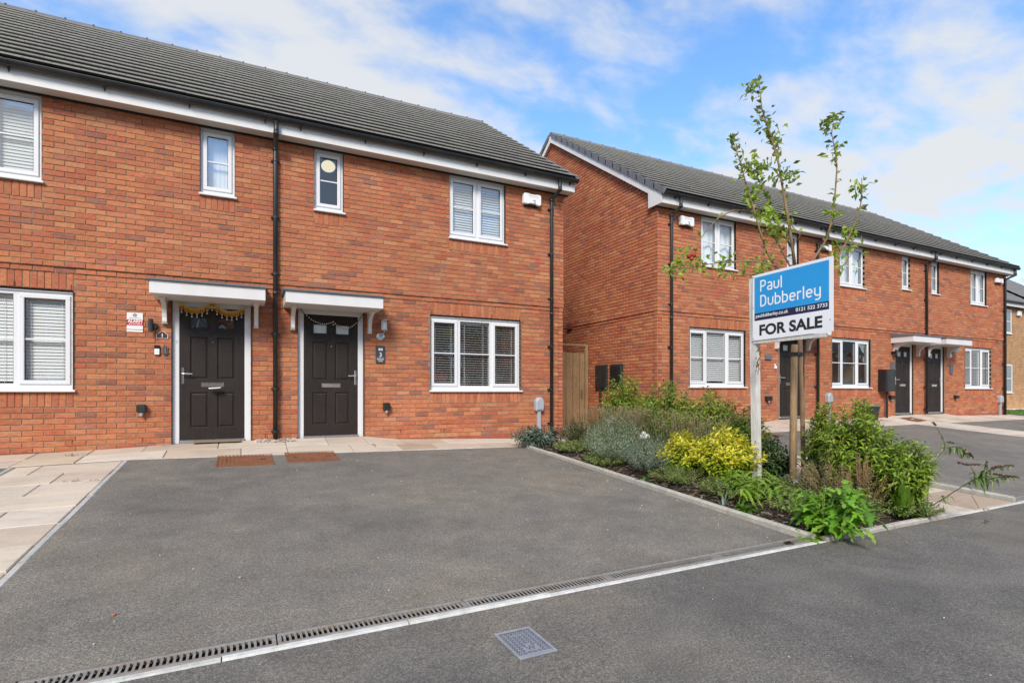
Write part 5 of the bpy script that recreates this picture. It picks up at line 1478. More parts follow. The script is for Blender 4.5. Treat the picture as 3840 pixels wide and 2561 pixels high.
# ------------------------------------------------------------------ planting
RP = random.Random(5)
def rv(s_=1.0): return V3(RP.gauss(0, 1), RP.gauss(0, 1), RP.gauss(0, 1)).normalized() * s_
def mixcol(a, b, f): return tuple(a[i] + (b[i] - a[i]) * f for i in range(3))
def shrub(name, label, cat, x, y, rx, ry, h, stems, per, L, Wd, cols, group=None, droop=.25, spread=.9, low=.25, mt='leaf', tipcol=None, stemcol=(.16, .10, .06), base=None, lean=(0, 0), bushy=1.0):
    """stems fan out from the base; leaves sit in spirals along their upper part"""
    z0 = base if base is not None else bedz(min(max(x, 4.33), 6.28), y)
    t = thing(name, (x, y, z0), label, cat, group)
    fo, st = MB(), MB()
    for s_ in range(stems):
        a = RP.uniform(0, 6.283); rad = math.sqrt(RP.random())
        hh = h * (1 - .45 * rad ** 2) * RP.uniform(.72, 1.06)
        ex, ey = x + lean[0] + math.cos(a) * rx * rad * spread, y + lean[1] + math.sin(a) * ry * rad * spread
        b0 = V3(x + RP.gauss(0, rx * .12), y + RP.gauss(0, ry * .12), z0 - .03)
        P = []
        for i in range(6):
            f_ = i / 5
            P.append(V3(b0.x + (ex - b0.x) * f_ ** .8, b0.y + (ey - b0.y) * f_ ** .8, b0.z + hh * f_) + rv(.012 * f_ * h))
        st.tube(P, [.006 * (1 - .7 * i / 5) * (.6 + h * .6) for i in range(6)], 4, jit(stemcol, .2, RP), False)
        for k in range(per):
            f_ = low + (1 - low) * (k + RP.random()) / per
            q = f_ * 5; i = min(4, int(q)); p = P[i].lerp(P[i + 1], q - i)
            ax = (P[i + 1] - P[i]).normalized()
            an = k * 2.4 + RP.uniform(-.5, .5)
            e1 = ax.cross(V3(.3, .9, .1)).normalized(); e2 = ax.cross(e1)
            d = e1 * math.cos(an) + e2 * math.sin(an)
            up = .75 * f_ if f_ > .85 else .25
            d = (d + ax * (up + RP.uniform(-.1, .3)) + rv(.25)).normalized()
            c = RP.choice(cols)
            if tipcol and f_ > .62: c = mixcol(c, tipcol, min(1, (f_ - .62) * 2.6) * RP.uniform(.6, 1))
            ll = L * RP.uniform(.65, 1.15)
            fo.leaf(p + d * .004, d, (ax + rv(.35)), ll, Wd * RP.uniform(.75, 1.2), jit(c, .16, RP), droop * RP.uniform(.3, 1.6), .18)
    st.build('stems', M['twig'], t)
    tag(fo.build('foliage', M[mt], t), kind='stuff')
    return t
LG = [(.20, .31, .03), (.26, .38, .035), (.13, .22, .024), (.33, .42, .055)]
OG = [(.10, .13, .035), (.13, .155, .045), (.075, .10, .03), (.16, .15, .06)]
SG = [(.29, .34, .24), (.38, .43, .33), (.22, .28, .18), (.17, .23, .12)]
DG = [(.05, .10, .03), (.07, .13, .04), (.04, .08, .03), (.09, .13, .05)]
YG = [(.28, .42, .025), (.36, .48, .03), (.20, .34, .02), (.45, .50, .04)]
hedge = 'green shrubs along the path side of the bed'
shrub('low_shrub', 'low sprawling grey green shrub spilling over the paving by the end downpipe', 'shrub', 4.62, -1.02, .62, .34, .40, 60, 26, .100, .030, [(.09, .13, .085), (.13, .18, .13), (.06, .10, .06), (.20, .25, .21)], droop=.3, mt='leaf_matt', lean=(-.12, 0), low=.2)
shrub('small_leaf_shrub', 'olive small leaved shrub in front of the timber gate', 'shrub', 5.05, -1.55, .45, .40, .55, 95, 46, .034, .019, OG, droop=.1, low=.12)
def lavender(name, label, x, y, r, h, n, spikes, sh, group=None, cols=SG, tip=(.34, .26, .16), mound=True):
    z0 = bedz(x, y); t = thing(name, (x, y, z0), label, 'lavender', group)
    fo, sp = MB(), MB()
    if mound:
        for s_ in range(n):
            a = RP.uniform(0, 6.283); rad = math.sqrt(RP.random()); hh = h * (1 - .55 * rad ** 2) * RP.uniform(.75, 1.05)
            p0 = V3(x + math.cos(a) * r * rad * .35, y + math.sin(a) * r * rad * .35, z0); p1 = V3(x + math.cos(a) * r * rad, y + math.sin(a) * r * rad, z0 + hh)
            ax = (p1 - p0).normalized()
            for k in range(15):
                f_ = .3 + .7 * k / 14; p = p0.lerp(p1, f_); e1 = ax.cross(V3(.3, .8, .2)).normalized(); e2 = ax.cross(e1); an = k * 2.4
                fo.leaf(p, (e1 * math.cos(an) + e2 * math.sin(an)) * .8 + ax * .8, ax, RP.uniform(.025, .05), .007, jit(RP.choice(cols), .18, RP), 0, .1)
    for s_ in range(spikes):
        a = RP.uniform(0, 6.283); rad = math.sqrt(RP.random()) * .8
        p0 = V3(x + math.cos(a) * r * rad * .7, y + math.sin(a) * r * rad * .7, z0 + (h * .3 if mound else 0)); l = sh * RP.uniform(.6, 1.05)
        p1 = p0 + V3(math.cos(a) * rad * .28 * sh + RP.gauss(0, .03), math.sin(a) * rad * .28 * sh + RP.gauss(0, .03), l)
        pm = p0.lerp(p1, .5) + rv(.012)
        gc = jit(RP.choice([(.13, .18, .06), (.17, .22, .09), (.24, .22, .11)]), .15, RP)
        sp.tube([p0, pm, p1], [.0022, .0018, .0014], 3, gc, False)
        for k in range(5):
            q = p0.lerp(pm, RP.random()); sp.leaf(q, rv(.5) + V3(0, 0, .9), rv(), RP.uniform(.03, .06), .005, gc, 0, .1)
        d = (p1 - pm).normalized(); c = jit(tip, .2, RP)
        for k in range(6):
            q = p1 - d * (.012 * k); sp.leaf(q, (rv(.7) + d), rv(), .014, .009, c, 0, .2); sp.leaf(q, (rv(.7) + d), rv(), .014, .009, jit(tip, .2, RP), 0, .2)
    if mound: tag(fo.build('foliage', M['leaf_matt'], t), kind='stuff')
    if spikes: tag(sp.build('flower_spikes', M['leaf_matt'], t), kind='stuff')
p = on_ground(2268, 1755); lavender('lavender_bush', 'silvery lavender mound beside the drive kerb', p.x + .22, p.y + .05, .52, .72, 620, 40, .55)
p = on_ground(2425, 1797); lavender('lavender_bush', 'darker silvery lavender mound between the silver mound and the yellow shrubs', p.x + .18, p.y + .08, .42, .52, 430, 20, .5, cols=[(.20, .25, .18), (.26, .31, .24), (.15, .19, .13)])
p = on_ground(2620, 1640)
for k_, (x_, y_) in enumerate(((5.15, -2.15), (5.35, -2.75), (5.5, -3.35), (5.72, -2.45), (5.75, -3.8), (5.3, -3.95), (5.0, -2.75))):
    lavender('lavender_clump', 'tall thin lavender stems with faded tips ' + ('behind the silvery mound', 'behind the darker silvery mound', 'behind the sparse yellow shrub', 'beside the gable corner shrub', 'behind the dense yellow shrub', 'between the two yellow shrubs', 'between the silver mound and the kerb')[k_], x_, y_, .42, .40, 160, 190, .62, 'tall faded lavender clumps', cols=[(.16, .21, .10), (.21, .26, .14), (.13, .18, .08)])
# white pompom flowers
def pompom(px, t_, label):
    c = at(*px, t_); z0 = bedz(min(max(c.x, 4.35), 6.25), c.y)
    th = thing('pompom_flower', (c.x, c.y, z0), label, 'flower')
    for k, (dx, dz_) in enumerate(((-.03, -.015), (.025, -.01), (0, .035), (.05, .0))):
        if k == 3 and RP.random() < .6: continue
        q = c + V3(dx * SA, -dx * CA, dz_); b = MB()
        for _ in range(90):
            d = rv(1); b.leaf(q + d * .020, d + rv(.5), d, .013, .012, jit((.74, .74, .66), .06, RP), 0, .2)
        b.ball(q, .022, (.62, .63, .55), 8, 6); tag(b.build('flower_head', M['petal'], th))
        b = MB(); b.tube([(c.x + dx * .3, c.y, z0), q - V3(0, 0, .01)], .0025, 4, (.12, .2, .05)); b.build('stem', M['twig'], th)
pompom((2414, 1634), 7.3, 'cluster of white pompom flowers in front of the tall lavender stems')
pompom((2292, 1572), 8.6, 'cluster of white pompom flowers beside the green shrub near the meter boxes')
shrub('choisya', 'yellow leaved shrub with sparse branches next to the dark lavender mound', 'shrub', 5.0, -3.98, .42, .38, .60, 80, 44, .072, .030, YG, 'yellow shrubs', droop=.12, tipcol=(.78, .68, .06), low=.2)
shrub('choisya', 'dense rounded yellow shrub left of the for sale post', 'shrub', 5.26, -4.40, .50, .48, .70, 150, 44, .072, .030, YG, 'yellow shrubs', droop=.12, tipcol=(.78, .68, .06), low=.12)
for x_, y_, rx, h, n_, lb in ((5.95, -1.62, .55, 1.22, 80, 'green long leaved shrub in front of the meter boxes on the gable'), (5.95, -2.66, .55, 1.22, 80, 'green long leaved shrub in front of the gable corner downpipe'),
        (5.92, -3.52, .58, 1.10, 80, 'green long leaved shrub under the terrace ground floor window with the white blind'), (5.95, -4.12, .34, .92, 44, 'narrow pale green shrub just left of the for sale post'),
        (6.14, -5.08, .26, 1.08, 40, 'tall green shrub right behind the timber stake'), (6.02, -5.55, .46, 1.10, 78, 'large green shrub with yellowing lower leaves right of the tree stake'), (6.0, -5.98, .34, .82, 46, 'green shrub at the road end of the bed beside the path slabs')):
    shrub('laurel_shrub', lb, 'shrub', x_, y_, rx, rx * .95, h, int(n_ * 1.9), 36, .105, .032, LG if 'pale' not in lb else [(.16, .25, .04), (.2, .3, .05)], hedge, droop=.42, low=.3 if y_ < -4.9 else .22)
shrub('dark_shrub', 'low dark green shrub behind the for sale post', 'shrub', 6.0, -4.50, .32, .28, .56, 75, 30, .095, .032, DG, droop=.35)
shrub('dry_weed', 'dry straw coloured weed with tiny seed heads in front of the tree stake', 'weed', 5.72, -5.42, .55, .42, .55, 130, 46, .024, .013, [(.30, .24, .12), (.24, .22, .10), (.36, .28, .15), (.16, .18, .06)], 'dry weeds', droop=.1, mt='leaf_matt', stemcol=(.25, .17, .09), low=.25)
shrub('dry_weed', 'dry reddish stalked weed behind the bright green weed at the kerb', 'weed', 5.55, -5.85, .34, .30, .60, 50, 46, .022, .012, [(.30, .24, .12), (.2, .2, .08), (.34, .22, .12)], 'dry weeds', droop=.1, mt='leaf_matt', stemcol=(.27, .13, .07), low=.25)
shrub('ground_weed', 'small leaved green weed spreading over the kerb beside the road', 'weed', 5.15, -6.02, .40, .20, .20, 70, 34, .030, .015, [(.12, .2, .04), (.16, .24, .06), (.2, .24, .09)], droop=.1, low=.1)
for x_, y_, lb_ in ((4.95, -5.62, 'low green weed between the feathery weed and the bed corner'), (5.9, -6.02, 'low green weed at the kerb below the buddleia'), (5.35, -5.05, 'low green weed at the foot of the timber stake'), (4.62, -2.9, 'low green weed under the silvery lavender by the kerb'), (4.72, -4.9, 'low green weed in the bark below the yellow shrubs'), (5.6, -4.3, 'low green weed behind the dense yellow shrub'), (4.72, -1.9, 'low green weed between the olive shrub and the kerb'), (4.7, -4.2, 'low green weed at the kerb below the sparse yellow shrub'), (5.5, -5.75, 'low green weed behind the big bright green weed')):
    shrub('ground_weed', lb_, 'weed', x_, y_, .42, .40, .22, 100, 32, .034, .016, [(.16, .25, .05), (.22, .30, .08), (.26, .26, .10), (.12, .19, .04)], 'low green weeds in the bed', droop=.1, low=.1)
def lobed(b, p, d, L, Wd, col, rise, fall, lobes=7, cut=.5):
    p = Vector(p); d = Vector(d); d.z = 0; d.normalize(); sd_ = V3(-d.y, d.x, 0)
    n = lobes * 2; P = []
    for i in range(n + 1):
        s_ = i / n
        q = p + d * L * s_ + V3(0, 0, rise * s_ - fall * s_ * s_)
        w = Wd * .5 * (math.sin(math.pi * min(1, .12 + .88 * s_)) ** .7) * (1.0 if i % 2 else 1 - cut)
        if i == n: w = .002
        rf = RP.uniform(-.25, .25) * w
        P += [q + sd_ * w + V3(0, 0, .25 * w + rf) - d * (w * .25 if i % 2 else 0), q, q - sd_ * w + V3(0, 0, .25 * w - rf) - d * (w * .25 if i % 2 else 0)]
    Fc = []
    for i in range(n):
        k = 3 * i
        Fc += [(k, k + 1, k + 4, k + 3), (k + 1, k + 2, k + 5, k + 4)]
    b.add(P, Fc, col)
def rosette(name, label, p, n, L, Wd, cols, rise, fall, lobes=7, cut=.5, cat='weed', grow=0.0):
    t = thing(name, p, label, cat)
    for k in range(n):
        a = k * 2.399 + RP.uniform(-.3, .3); f_ = (k + .5) / n
        l = L * RP.uniform(.7, 1.1); b = MB()
        q = Vector(p) + V3(math.cos(a) * .02, math.sin(a) * .02, grow * RP.random())
        lobed(b, q, (math.cos(a), math.sin(a), 0), l * (.45 + .55 * f_), Wd * RP.uniform(.8, 1.2), jit(RP.choice(cols), .14, RP), rise * RP.uniform(.7, 1.3) * (1.6 - f_), fall * RP.uniform(.6, 1.3) * (.4 + f_), lobes, cut)
        b.build('leaf', M['leaf'], t, True)
    return t
BG = [(.16, .36, .025), (.21, .43, .03), (.12, .28, .02), (.26, .42, .05)]
def bed_at(px, py):
    p = on_ground(px, py, .03); p.z = bedz(min(max(p.x, 4.33), 6.28), max(p.y, -6.19)); return p
def leafy(name, label, p, stems, per, reach, h, L, Wd, cols, lobes, cut, toward=(0, 0), cat='weed'):
    """many short stems, each set with lobed leaves"""
    t = thing(name, p, label, cat); st = MB()
    for s_ in range(stems):
        a = RP.uniform(0, 6.283); rad = math.sqrt(RP.random()); hh = h * (1 - .6 * rad ** 2) * RP.uniform(.7, 1.1)
        e = Vector(p) + V3(math.cos(a) * reach * rad + toward[0] * rad, math.sin(a) * reach * rad + toward[1] * rad, hh)
        e.z = max(e.z, g(e.x, e.y) + .02)
        mid = Vector(p).lerp(e, .5) + V3(0, 0, hh * .18)
        st.tube([p, mid, e], [.004, .003, .002], 4, jit((.20, .26, .07), .15, RP), False)
        for k in range(per):
            f_ = .25 + .75 * (k + RP.random()) / per
            q = Vector(p).lerp(mid, f_ * 2) if f_ < .5 else mid.lerp(e, f_ * 2 - 1)
            an = a + RP.uniform(-1.7, 1.7); b = MB()
            lobed(b, q, (math.cos(an), math.sin(an), 0), L * RP.uniform(.55, 1.15), Wd * RP.uniform(.7, 1.2), jit(RP.choice(cols), .16, RP), L * RP.uniform(-.1, .7), L * RP.uniform(.3, .8), lobes, cut)
            b.build('leaf', M['leaf'], t, True)
    st.build('stems', M['twig'], t)
FW = [(.20, .36, .03), (.27, .42, .04), (.33, .42, .06), (.15, .28, .03)]
leafy('feathery_weed', 'feathery bright green weed at the foot of the for sale post', bed_at(2835, 1885), 34, 8, .40, .36, .17, .06, FW, 8, .85)
leafy('thistle_weed', 'big bright green lobed weed hanging over the kerb onto the road', bed_at(3085, 1985), 32, 9, .33, .50, .16, .08, BG, 5, .62, toward=(.0, -.16))
rosette('thistle_weed', 'broad lobed leaves of a weed lying on the road edge at the bed corner', bed_at(3040, 2005), 20, .22, .085, [(.18, .32, .05), (.24, .36, .07)], .06, .10, 5, .55)
rosette('dock_weed', 'upright dark green toothed leaf weed beside the road end shrub', bed_at(3385, 1935), 40, .20, .06, [(.12, .22, .02), (.17, .28, .03)], .30, .12, 9, .25)
rosette('seedling', 'small grey leaved seedling in the bark beside the drive kerb', bed_at(2712, 1890), 9, .10, .022, [(.16, .24, .17), (.2, .28, .2)], .10, .06, 4, .1)
rosette('seedling', 'small green seedling below the dark lavender mound at the kerb', bed_at(2412, 1806), 12, .14, .045, [(.06, .16, .03), (.10, .24, .04)], .10, .08, 5, .3)
rosette('creeping_weed', 'flat green weed creeping over the drive kerb below the feathery weed', bed_at(2800, 1912), 30, .16, .05, [(.12, .24, .03), (.10, .2, .03)], .07, .06, 6, .45)
# buddleia with spent flower heads
t = thing('buddleia', bed_at(3420, 1915), 'buddleia with long arching stems and brown spent flower heads reaching over the path', 'shrub')
zq = lambda x, y: (3200 + x * .287, 1550 + y * .287)
BR = [([(960, 1240), (985, 860), (1040, 660), (1200, 450), (1190, 380), (1150, 280), (1040, 130)], 5.45, 5.35), ([(1200, 450), (1350, 430), (1430, 470), (1560, 580)], 5.4, 5.2),
      ([(960, 1240), (1150, 1130), (1300, 1030), (1480, 920), (1590, 850), (1580, 780), (1530, 690)], 5.4, 4.9), ([(1590, 850), (1700, 790), (1820, 720), (2100, 680)], 5.0, 4.75), ([(1590, 850), (1800, 855), (1920, 830), (2160, 830)], 5.0, 4.75), ([(1590, 850), (1700, 780), (1735, 640)], 5.0, 4.85)]
st, fo = MB(), MB()
def along(P, f_):
    q = f_ * (len(P) - 1); i = min(len(P) - 2, int(q)); return P[i].lerp(P[i + 1], q - i), (P[i + 1] - P[i]).normalized()
for pts, t0, t1 in BR:
    P = [at(*zq(*q), t0 + (t1 - t0) * i / (len(pts) - 1)) for i, q in enumerate(pts)]
    st.tube(P, [.006 - .004 * i / (len(P) - 1) for i in range(len(P))], 5, (.13, .10, .07), False)
    for k in range(34):
        f_ = .1 + .85 * RP.random(); p_, ax = along(P, f_)
        s_ = 1.15 - f_
        fo.leaf(p_, rv(.7) + ax * .4 + V3(0, 0, -.35), rv(.4) + V3(0, 0, 1), RP.uniform(.03, .12) * s_ + .02, RP.uniform(.012, .03) * s_ + .006, jit(RP.choice([(.15, .24, .06), (.20, .30, .09), (.30, .36, .18)]), .15, RP), .35)
st.build('stems', M['twig'], t); tag(fo.build('foliage', M['leaf_matt'], t), kind='stuff')
for pts, tt in (([(1370, 640), (1500, 670), (1660, 668)], 4.95), ([(1735, 700), (1742, 620)], 4.85), ([(1810, 715), (1900, 690), (2100, 682)], 4.8), ([(1830, 788), (1980, 815), (2165, 832)], 4.78), ([(1460, 470), (1440, 530), (1405, 582)], 5.25), ([(1525, 520), (1568, 588)], 5.2), ([(1030, 110), (1080, 160)], 5.35), ([(1235, 372), (1310, 385)], 5.38), ([(1660, 790), (1700, 815)], 4.95)):
    P = [at(*zq(*q), tt) for q in pts]; b = MB(); n = max(10, int((P[-1] - P[0]).length / .008) * 3)
    for k in range(n):
        p_, ax = along(P, k / n); b.ball(p_ + rv(.007), RP.uniform(.004, .008), jit(RP.choice([(.09, .05, .03), (.13, .07, .04), (.06, .04, .03)]), .2, RP), 5, 3)
    b.tube(P, .002, 4, (.1, .07, .05)); b.build('spent_flower', M['petal'], t)
b = MB()
for _ in range(26):
    q = at(2846 + RP.gauss(0, 7), RP.uniform(1300, 1400), 6.22); b.leaf(q, rv(.5) + V3(0, 0, -.8), rv(), RP.uniform(.03, .06), .018, jit((.20, .11, .05), .25, RP), .3)
b.tube([at(2846, 1285, 6.24), at(2850, 1345, 6.22), at(2842, 1405, 6.22)], .0025, 5, (.17, .11, .06))
tag(b.build('dried_sprig', M['leaf_matt']), 'dried brown sprig hanging on the for sale post under the board', 'sprig')
# fallen bits by the kerb
b = MB(); P = [at(*zq(*q), 5.0) for q in ((1545, 1070), (1600, 1160), (1645, 1245))]; b.tube(P, .003, 5, (.2, .16, .10)); tag(b.build('dry_stalk', M['twig']), 'dry stalk hanging down onto the gate path slabs', 'twig')
for px, L, c_, lb in (((3040 + 330, 1975), .22, (.32, .24, .15), 'pale dry twig lying on the road by the kerb'), ((3330, 1945), .30, (.16, .10, .06), 'brown dead stem lying along the road kerb of the bed'), ((3700, 1912), .10, (.36, .32, .26), 'grey dried leaf on the road in front of the gate path'), ((3705, 1960), .07, (.12, .08, .05), 'dark brown curled leaf on the road in front of the gate path')):
    p = on_ground(*px); b = MB(); a = RP.uniform(-.4, .6); d = V3(math.cos(a), math.sin(a) * .4, 0)
    b.tube([p - d * L / 2 + V3(0, 0, .008), p + V3(0, .02, .02), p + d * L / 2 + V3(0, 0, .008)], [.006, .009, .004], 6, c_)
    tag(b.build('dead_twig', M['twig']), lb, 'twig')
b = MB(); p = bed_at(2975, 1828); b.add([(p.x - .05, p.y - .03, p.z + .03), (p.x + .04, p.y - .05, p.z + .05), (p.x + .06, p.y + .02, p.z + .08), (p.x - .03, p.y + .04, p.z + .06)], [(0, 1, 2, 3)], (.55, .62, .7)); tag(b.build('litter', M['flat']), 'scrap of pale blue litter at the foot of the stake', 'litter')
# ------------------------------------------------------------------ young apple tree and stake
tb = on_ground(3013, 1811, .05); TT = (tb - camo.location).dot(V3(CA, SA, 0))
t = thing('apple_tree', (tb.x, tb.y, tb.z), 'young apple tree with upright whippy branches tied to a stake', 'tree')
zt_ = lambda x, y: (2450 + x * .574, 250 + y * .574)
trunk = [at(3014, 1830, TT), at(3013, 1740, TT), at(3008, 1500, TT), at(2998, 1265, TT), at(2990, 1130, TT), at(2981, 1000, TT)]
b = MB(); b.tube([p.lerp(p, 0) for p in trunk], [.030, .029, .027, .025, .023, .019], 10); b.build('trunk', M['bark'], t, True)
LD = [(925, 1300), (890, 1050), (860, 880), (815, 620), (760, 430), (710, 280), (690, 100)]
BRS = [(LD, 0, 0, .017, .9), ([(905, 1420), (810, 1330), (740, 1210), (690, 1050), (640, 880), (600, 740), (560, 600), (520, 480)], -.1, -.25, .012, .8),
       ([(915, 1360), (885, 1290), (800, 1130), (720, 990), (650, 920)], .1, .35, .011, 1.0), ([(900, 1180), (800, 1000), (740, 860), (690, 740)], .05, .2, .010, 1.5),
       ([(720, 990), (620, 942), (520, 940), (430, 985), (350, 1070), (290, 1150), (250, 1210)], .2, -.2, .009, .22), ([(880, 1380), (800, 1300), (650, 1270), (520, 1275), (400, 1285), (250, 1310), (110, 1320)], -.1, -.35, .010, .9),
       ([(890, 1420), (700, 1358), (560, 1365), (455, 1352)], .1, .3, .008, .8), ([(930, 1480), (1040, 1270), (1130, 1130), (1175, 980), (1190, 800), (1200, 650), (1185, 540), (1165, 440), (1180, 330)], .1, .2, .013, .75),
       ([(960, 1560), (1180, 1290), (1260, 1150), (1320, 1020), (1355, 900), (1365, 800), (1360, 730)], -.1, -.2, .011, .7), ([(990, 1540), (1180, 1360), (1250, 1290), (1310, 1200)], .05, .2, .007, .9), ([(870, 1000), (960, 1100), (900, 1190)], .05, .1, .006, .5)]
LV = []
for k_ in range(10):
    b_ = MB(); c_ = jit(RP.choice([(.17, .26, .045), (.22, .31, .06), (.27, .34, .09), (.13, .19, .045), (.30, .30, .12)]), .1, RP)
    b_.leaf((0, 0, 0), (0, 1, 0), (0, 0, 1), 1.0, .52, c_, .18, .22, .5)
    o_ = b_.build('leaf', M['leaf_matt']); LV.append(o_.data); bpy.data.objects.remove(o_)
nl = 0
def put_leaf(p, d, s_):
    global nl
    if nl >= 300: return
    nl += 1
    o = link('leaf', LV[RP.randrange(10)], t); o.location = p
    o.rotation_euler = Vector(d).to_track_quat('Y', 'Z').to_euler(); o.scale = (s_, s_, s_)
    o.rotation_euler.rotate_axis('Y', RP.uniform(-1.2, 1.2))
for pts, o0, o1, r0, dens in BRS:
    P = [at(*zt_(*q), TT + o0 + (o1 - o0) * i / (len(pts) - 1)) for i, q in enumerate(pts)]
    n = len(P); b = MB()
    b.tube(P, [r0 * (1 - .82 * i / (n - 1)) + .002 for i in range(n)], 7); b.build('branch', M['bark'], t, True)
    Ln = sum((P[i + 1] - P[i]).length for i in range(n - 1)); k = 0
    cnt = int(Ln * 24 * dens)
    for k in range(cnt):
        f_ = .18 + .82 * k / max(1, cnt); p_, ax = along(P, f_)
        d = (rv(.8) + ax * .7).normalized(); put_leaf(p_, d, RP.uniform(.065, .115))
    if dens > .3:
        for k in range(5): put_leaf(P[-1], (rv(.8) + (P[-1] - P[-2]).normalized()), RP.uniform(.065, .10))
cl = MB()
for zx, zy, n_, sp_ in ((640, 680, 46, 75), (700, 650, 24, 50), (830, 700, 26, 70), (900, 720, 18, 50), (630, 850, 40, 55), (720, 960, 34, 70), (830, 1060, 40, 80), (760, 1000, 20, 60), (1160, 370, 34, 55), (1190, 560, 14, 45), (1350, 800, 22, 55), (1260, 1190, 34, 75), (1300, 1090, 12, 45), (650, 140, 30, 50), (700, 350, 16, 60), (770, 430, 20, 60), (800, 500, 14, 50), (160, 1315, 40, 60), (300, 1290, 18, 60), (450, 1275, 14, 60), (200, 1220, 10, 30), (680, 1330, 22, 70), (740, 1300, 16, 50), (1170, 950, 16, 40), (540, 540, 10, 35), (520, 480, 12, 30), (560, 640, 8, 30), (1210, 1290, 14, 50)):
    c0 = at(*zt_(zx, zy), TT + RP.uniform(-.15, .15)); s3 = sp_ * .574 / F * TT * .55
    for _ in range(int(n_ * 1.5)):
        if RP.random() < .03: n_ += 1
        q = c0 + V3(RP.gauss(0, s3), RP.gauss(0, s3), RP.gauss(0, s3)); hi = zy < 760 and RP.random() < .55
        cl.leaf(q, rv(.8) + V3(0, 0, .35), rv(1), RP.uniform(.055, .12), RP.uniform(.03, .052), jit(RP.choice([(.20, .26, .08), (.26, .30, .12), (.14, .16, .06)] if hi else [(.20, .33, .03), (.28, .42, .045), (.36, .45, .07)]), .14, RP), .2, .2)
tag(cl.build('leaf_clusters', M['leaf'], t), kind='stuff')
for zx, zy, rr_, c_ in ((232, 1238, .030, (.30, .05, .03)), (264, 1232, .031, (.40, .04, .04)), (276, 1190, .026, (.36, .13, .05)), (250, 1255, .026, (.35, .08, .03))):
    c0 = at(*zt_(zx, zy), TT - .2); b = MB()
    b.lathe(c0, [(.004, -.8 * rr_), (.55 * rr_, -.88 * rr_), (.95 * rr_, -.35 * rr_), (rr_, .15 * rr_), (.75 * rr_, .75 * rr_), (.35 * rr_, .88 * rr_), (.05 * rr_, .70 * rr_)], 12, 'Z', c_); ap = b.build('apple', M['petal'], t, True)
    b = MB(); b.tube([c0 + V3(0, 0, .6 * rr_), c0 + V3(.004, 0, 1.5 * rr_)], .0015, 4, (.12, .08, .05)); b.build('stalk', M['twig'], ap)
sb = on_ground(2972, 1817, .05)
t2 = thing('tree_stake', (sb.x, sb.y, sb.z - .05), 'round timber tree stake with a black tie holding the young tree', 'stake')
TS = (sb - camo.location).dot(V3(CA, SA, 0))
top_ = at(2979, 1292, TS); b = MB()
b.tube([V3(sb.x, sb.y, sb.z - .2), V3(sb.x, sb.y, sb.z).lerp(top_, .5), top_ - V3(0, 0, .01), top_], [.042, .040, .038, .031], 14); b.build('post', M['stake_wood'], t2, True)
tz = at(2979, 1328, TS); tr = at(3000, 1328, TT)
b = MB(); b.tube([tz - V3(0, 0, .022), tz + V3(0, 0, .022)], .050, 14); b.tube([tr - V3(0, 0, .022), tr + V3(0, 0, .022)], .037, 12); b.tube([tz + V3(0, 0, .01), tr + V3(0, 0, .01)], .016, 6); b.build('tie', M['black_plastic'], t2)
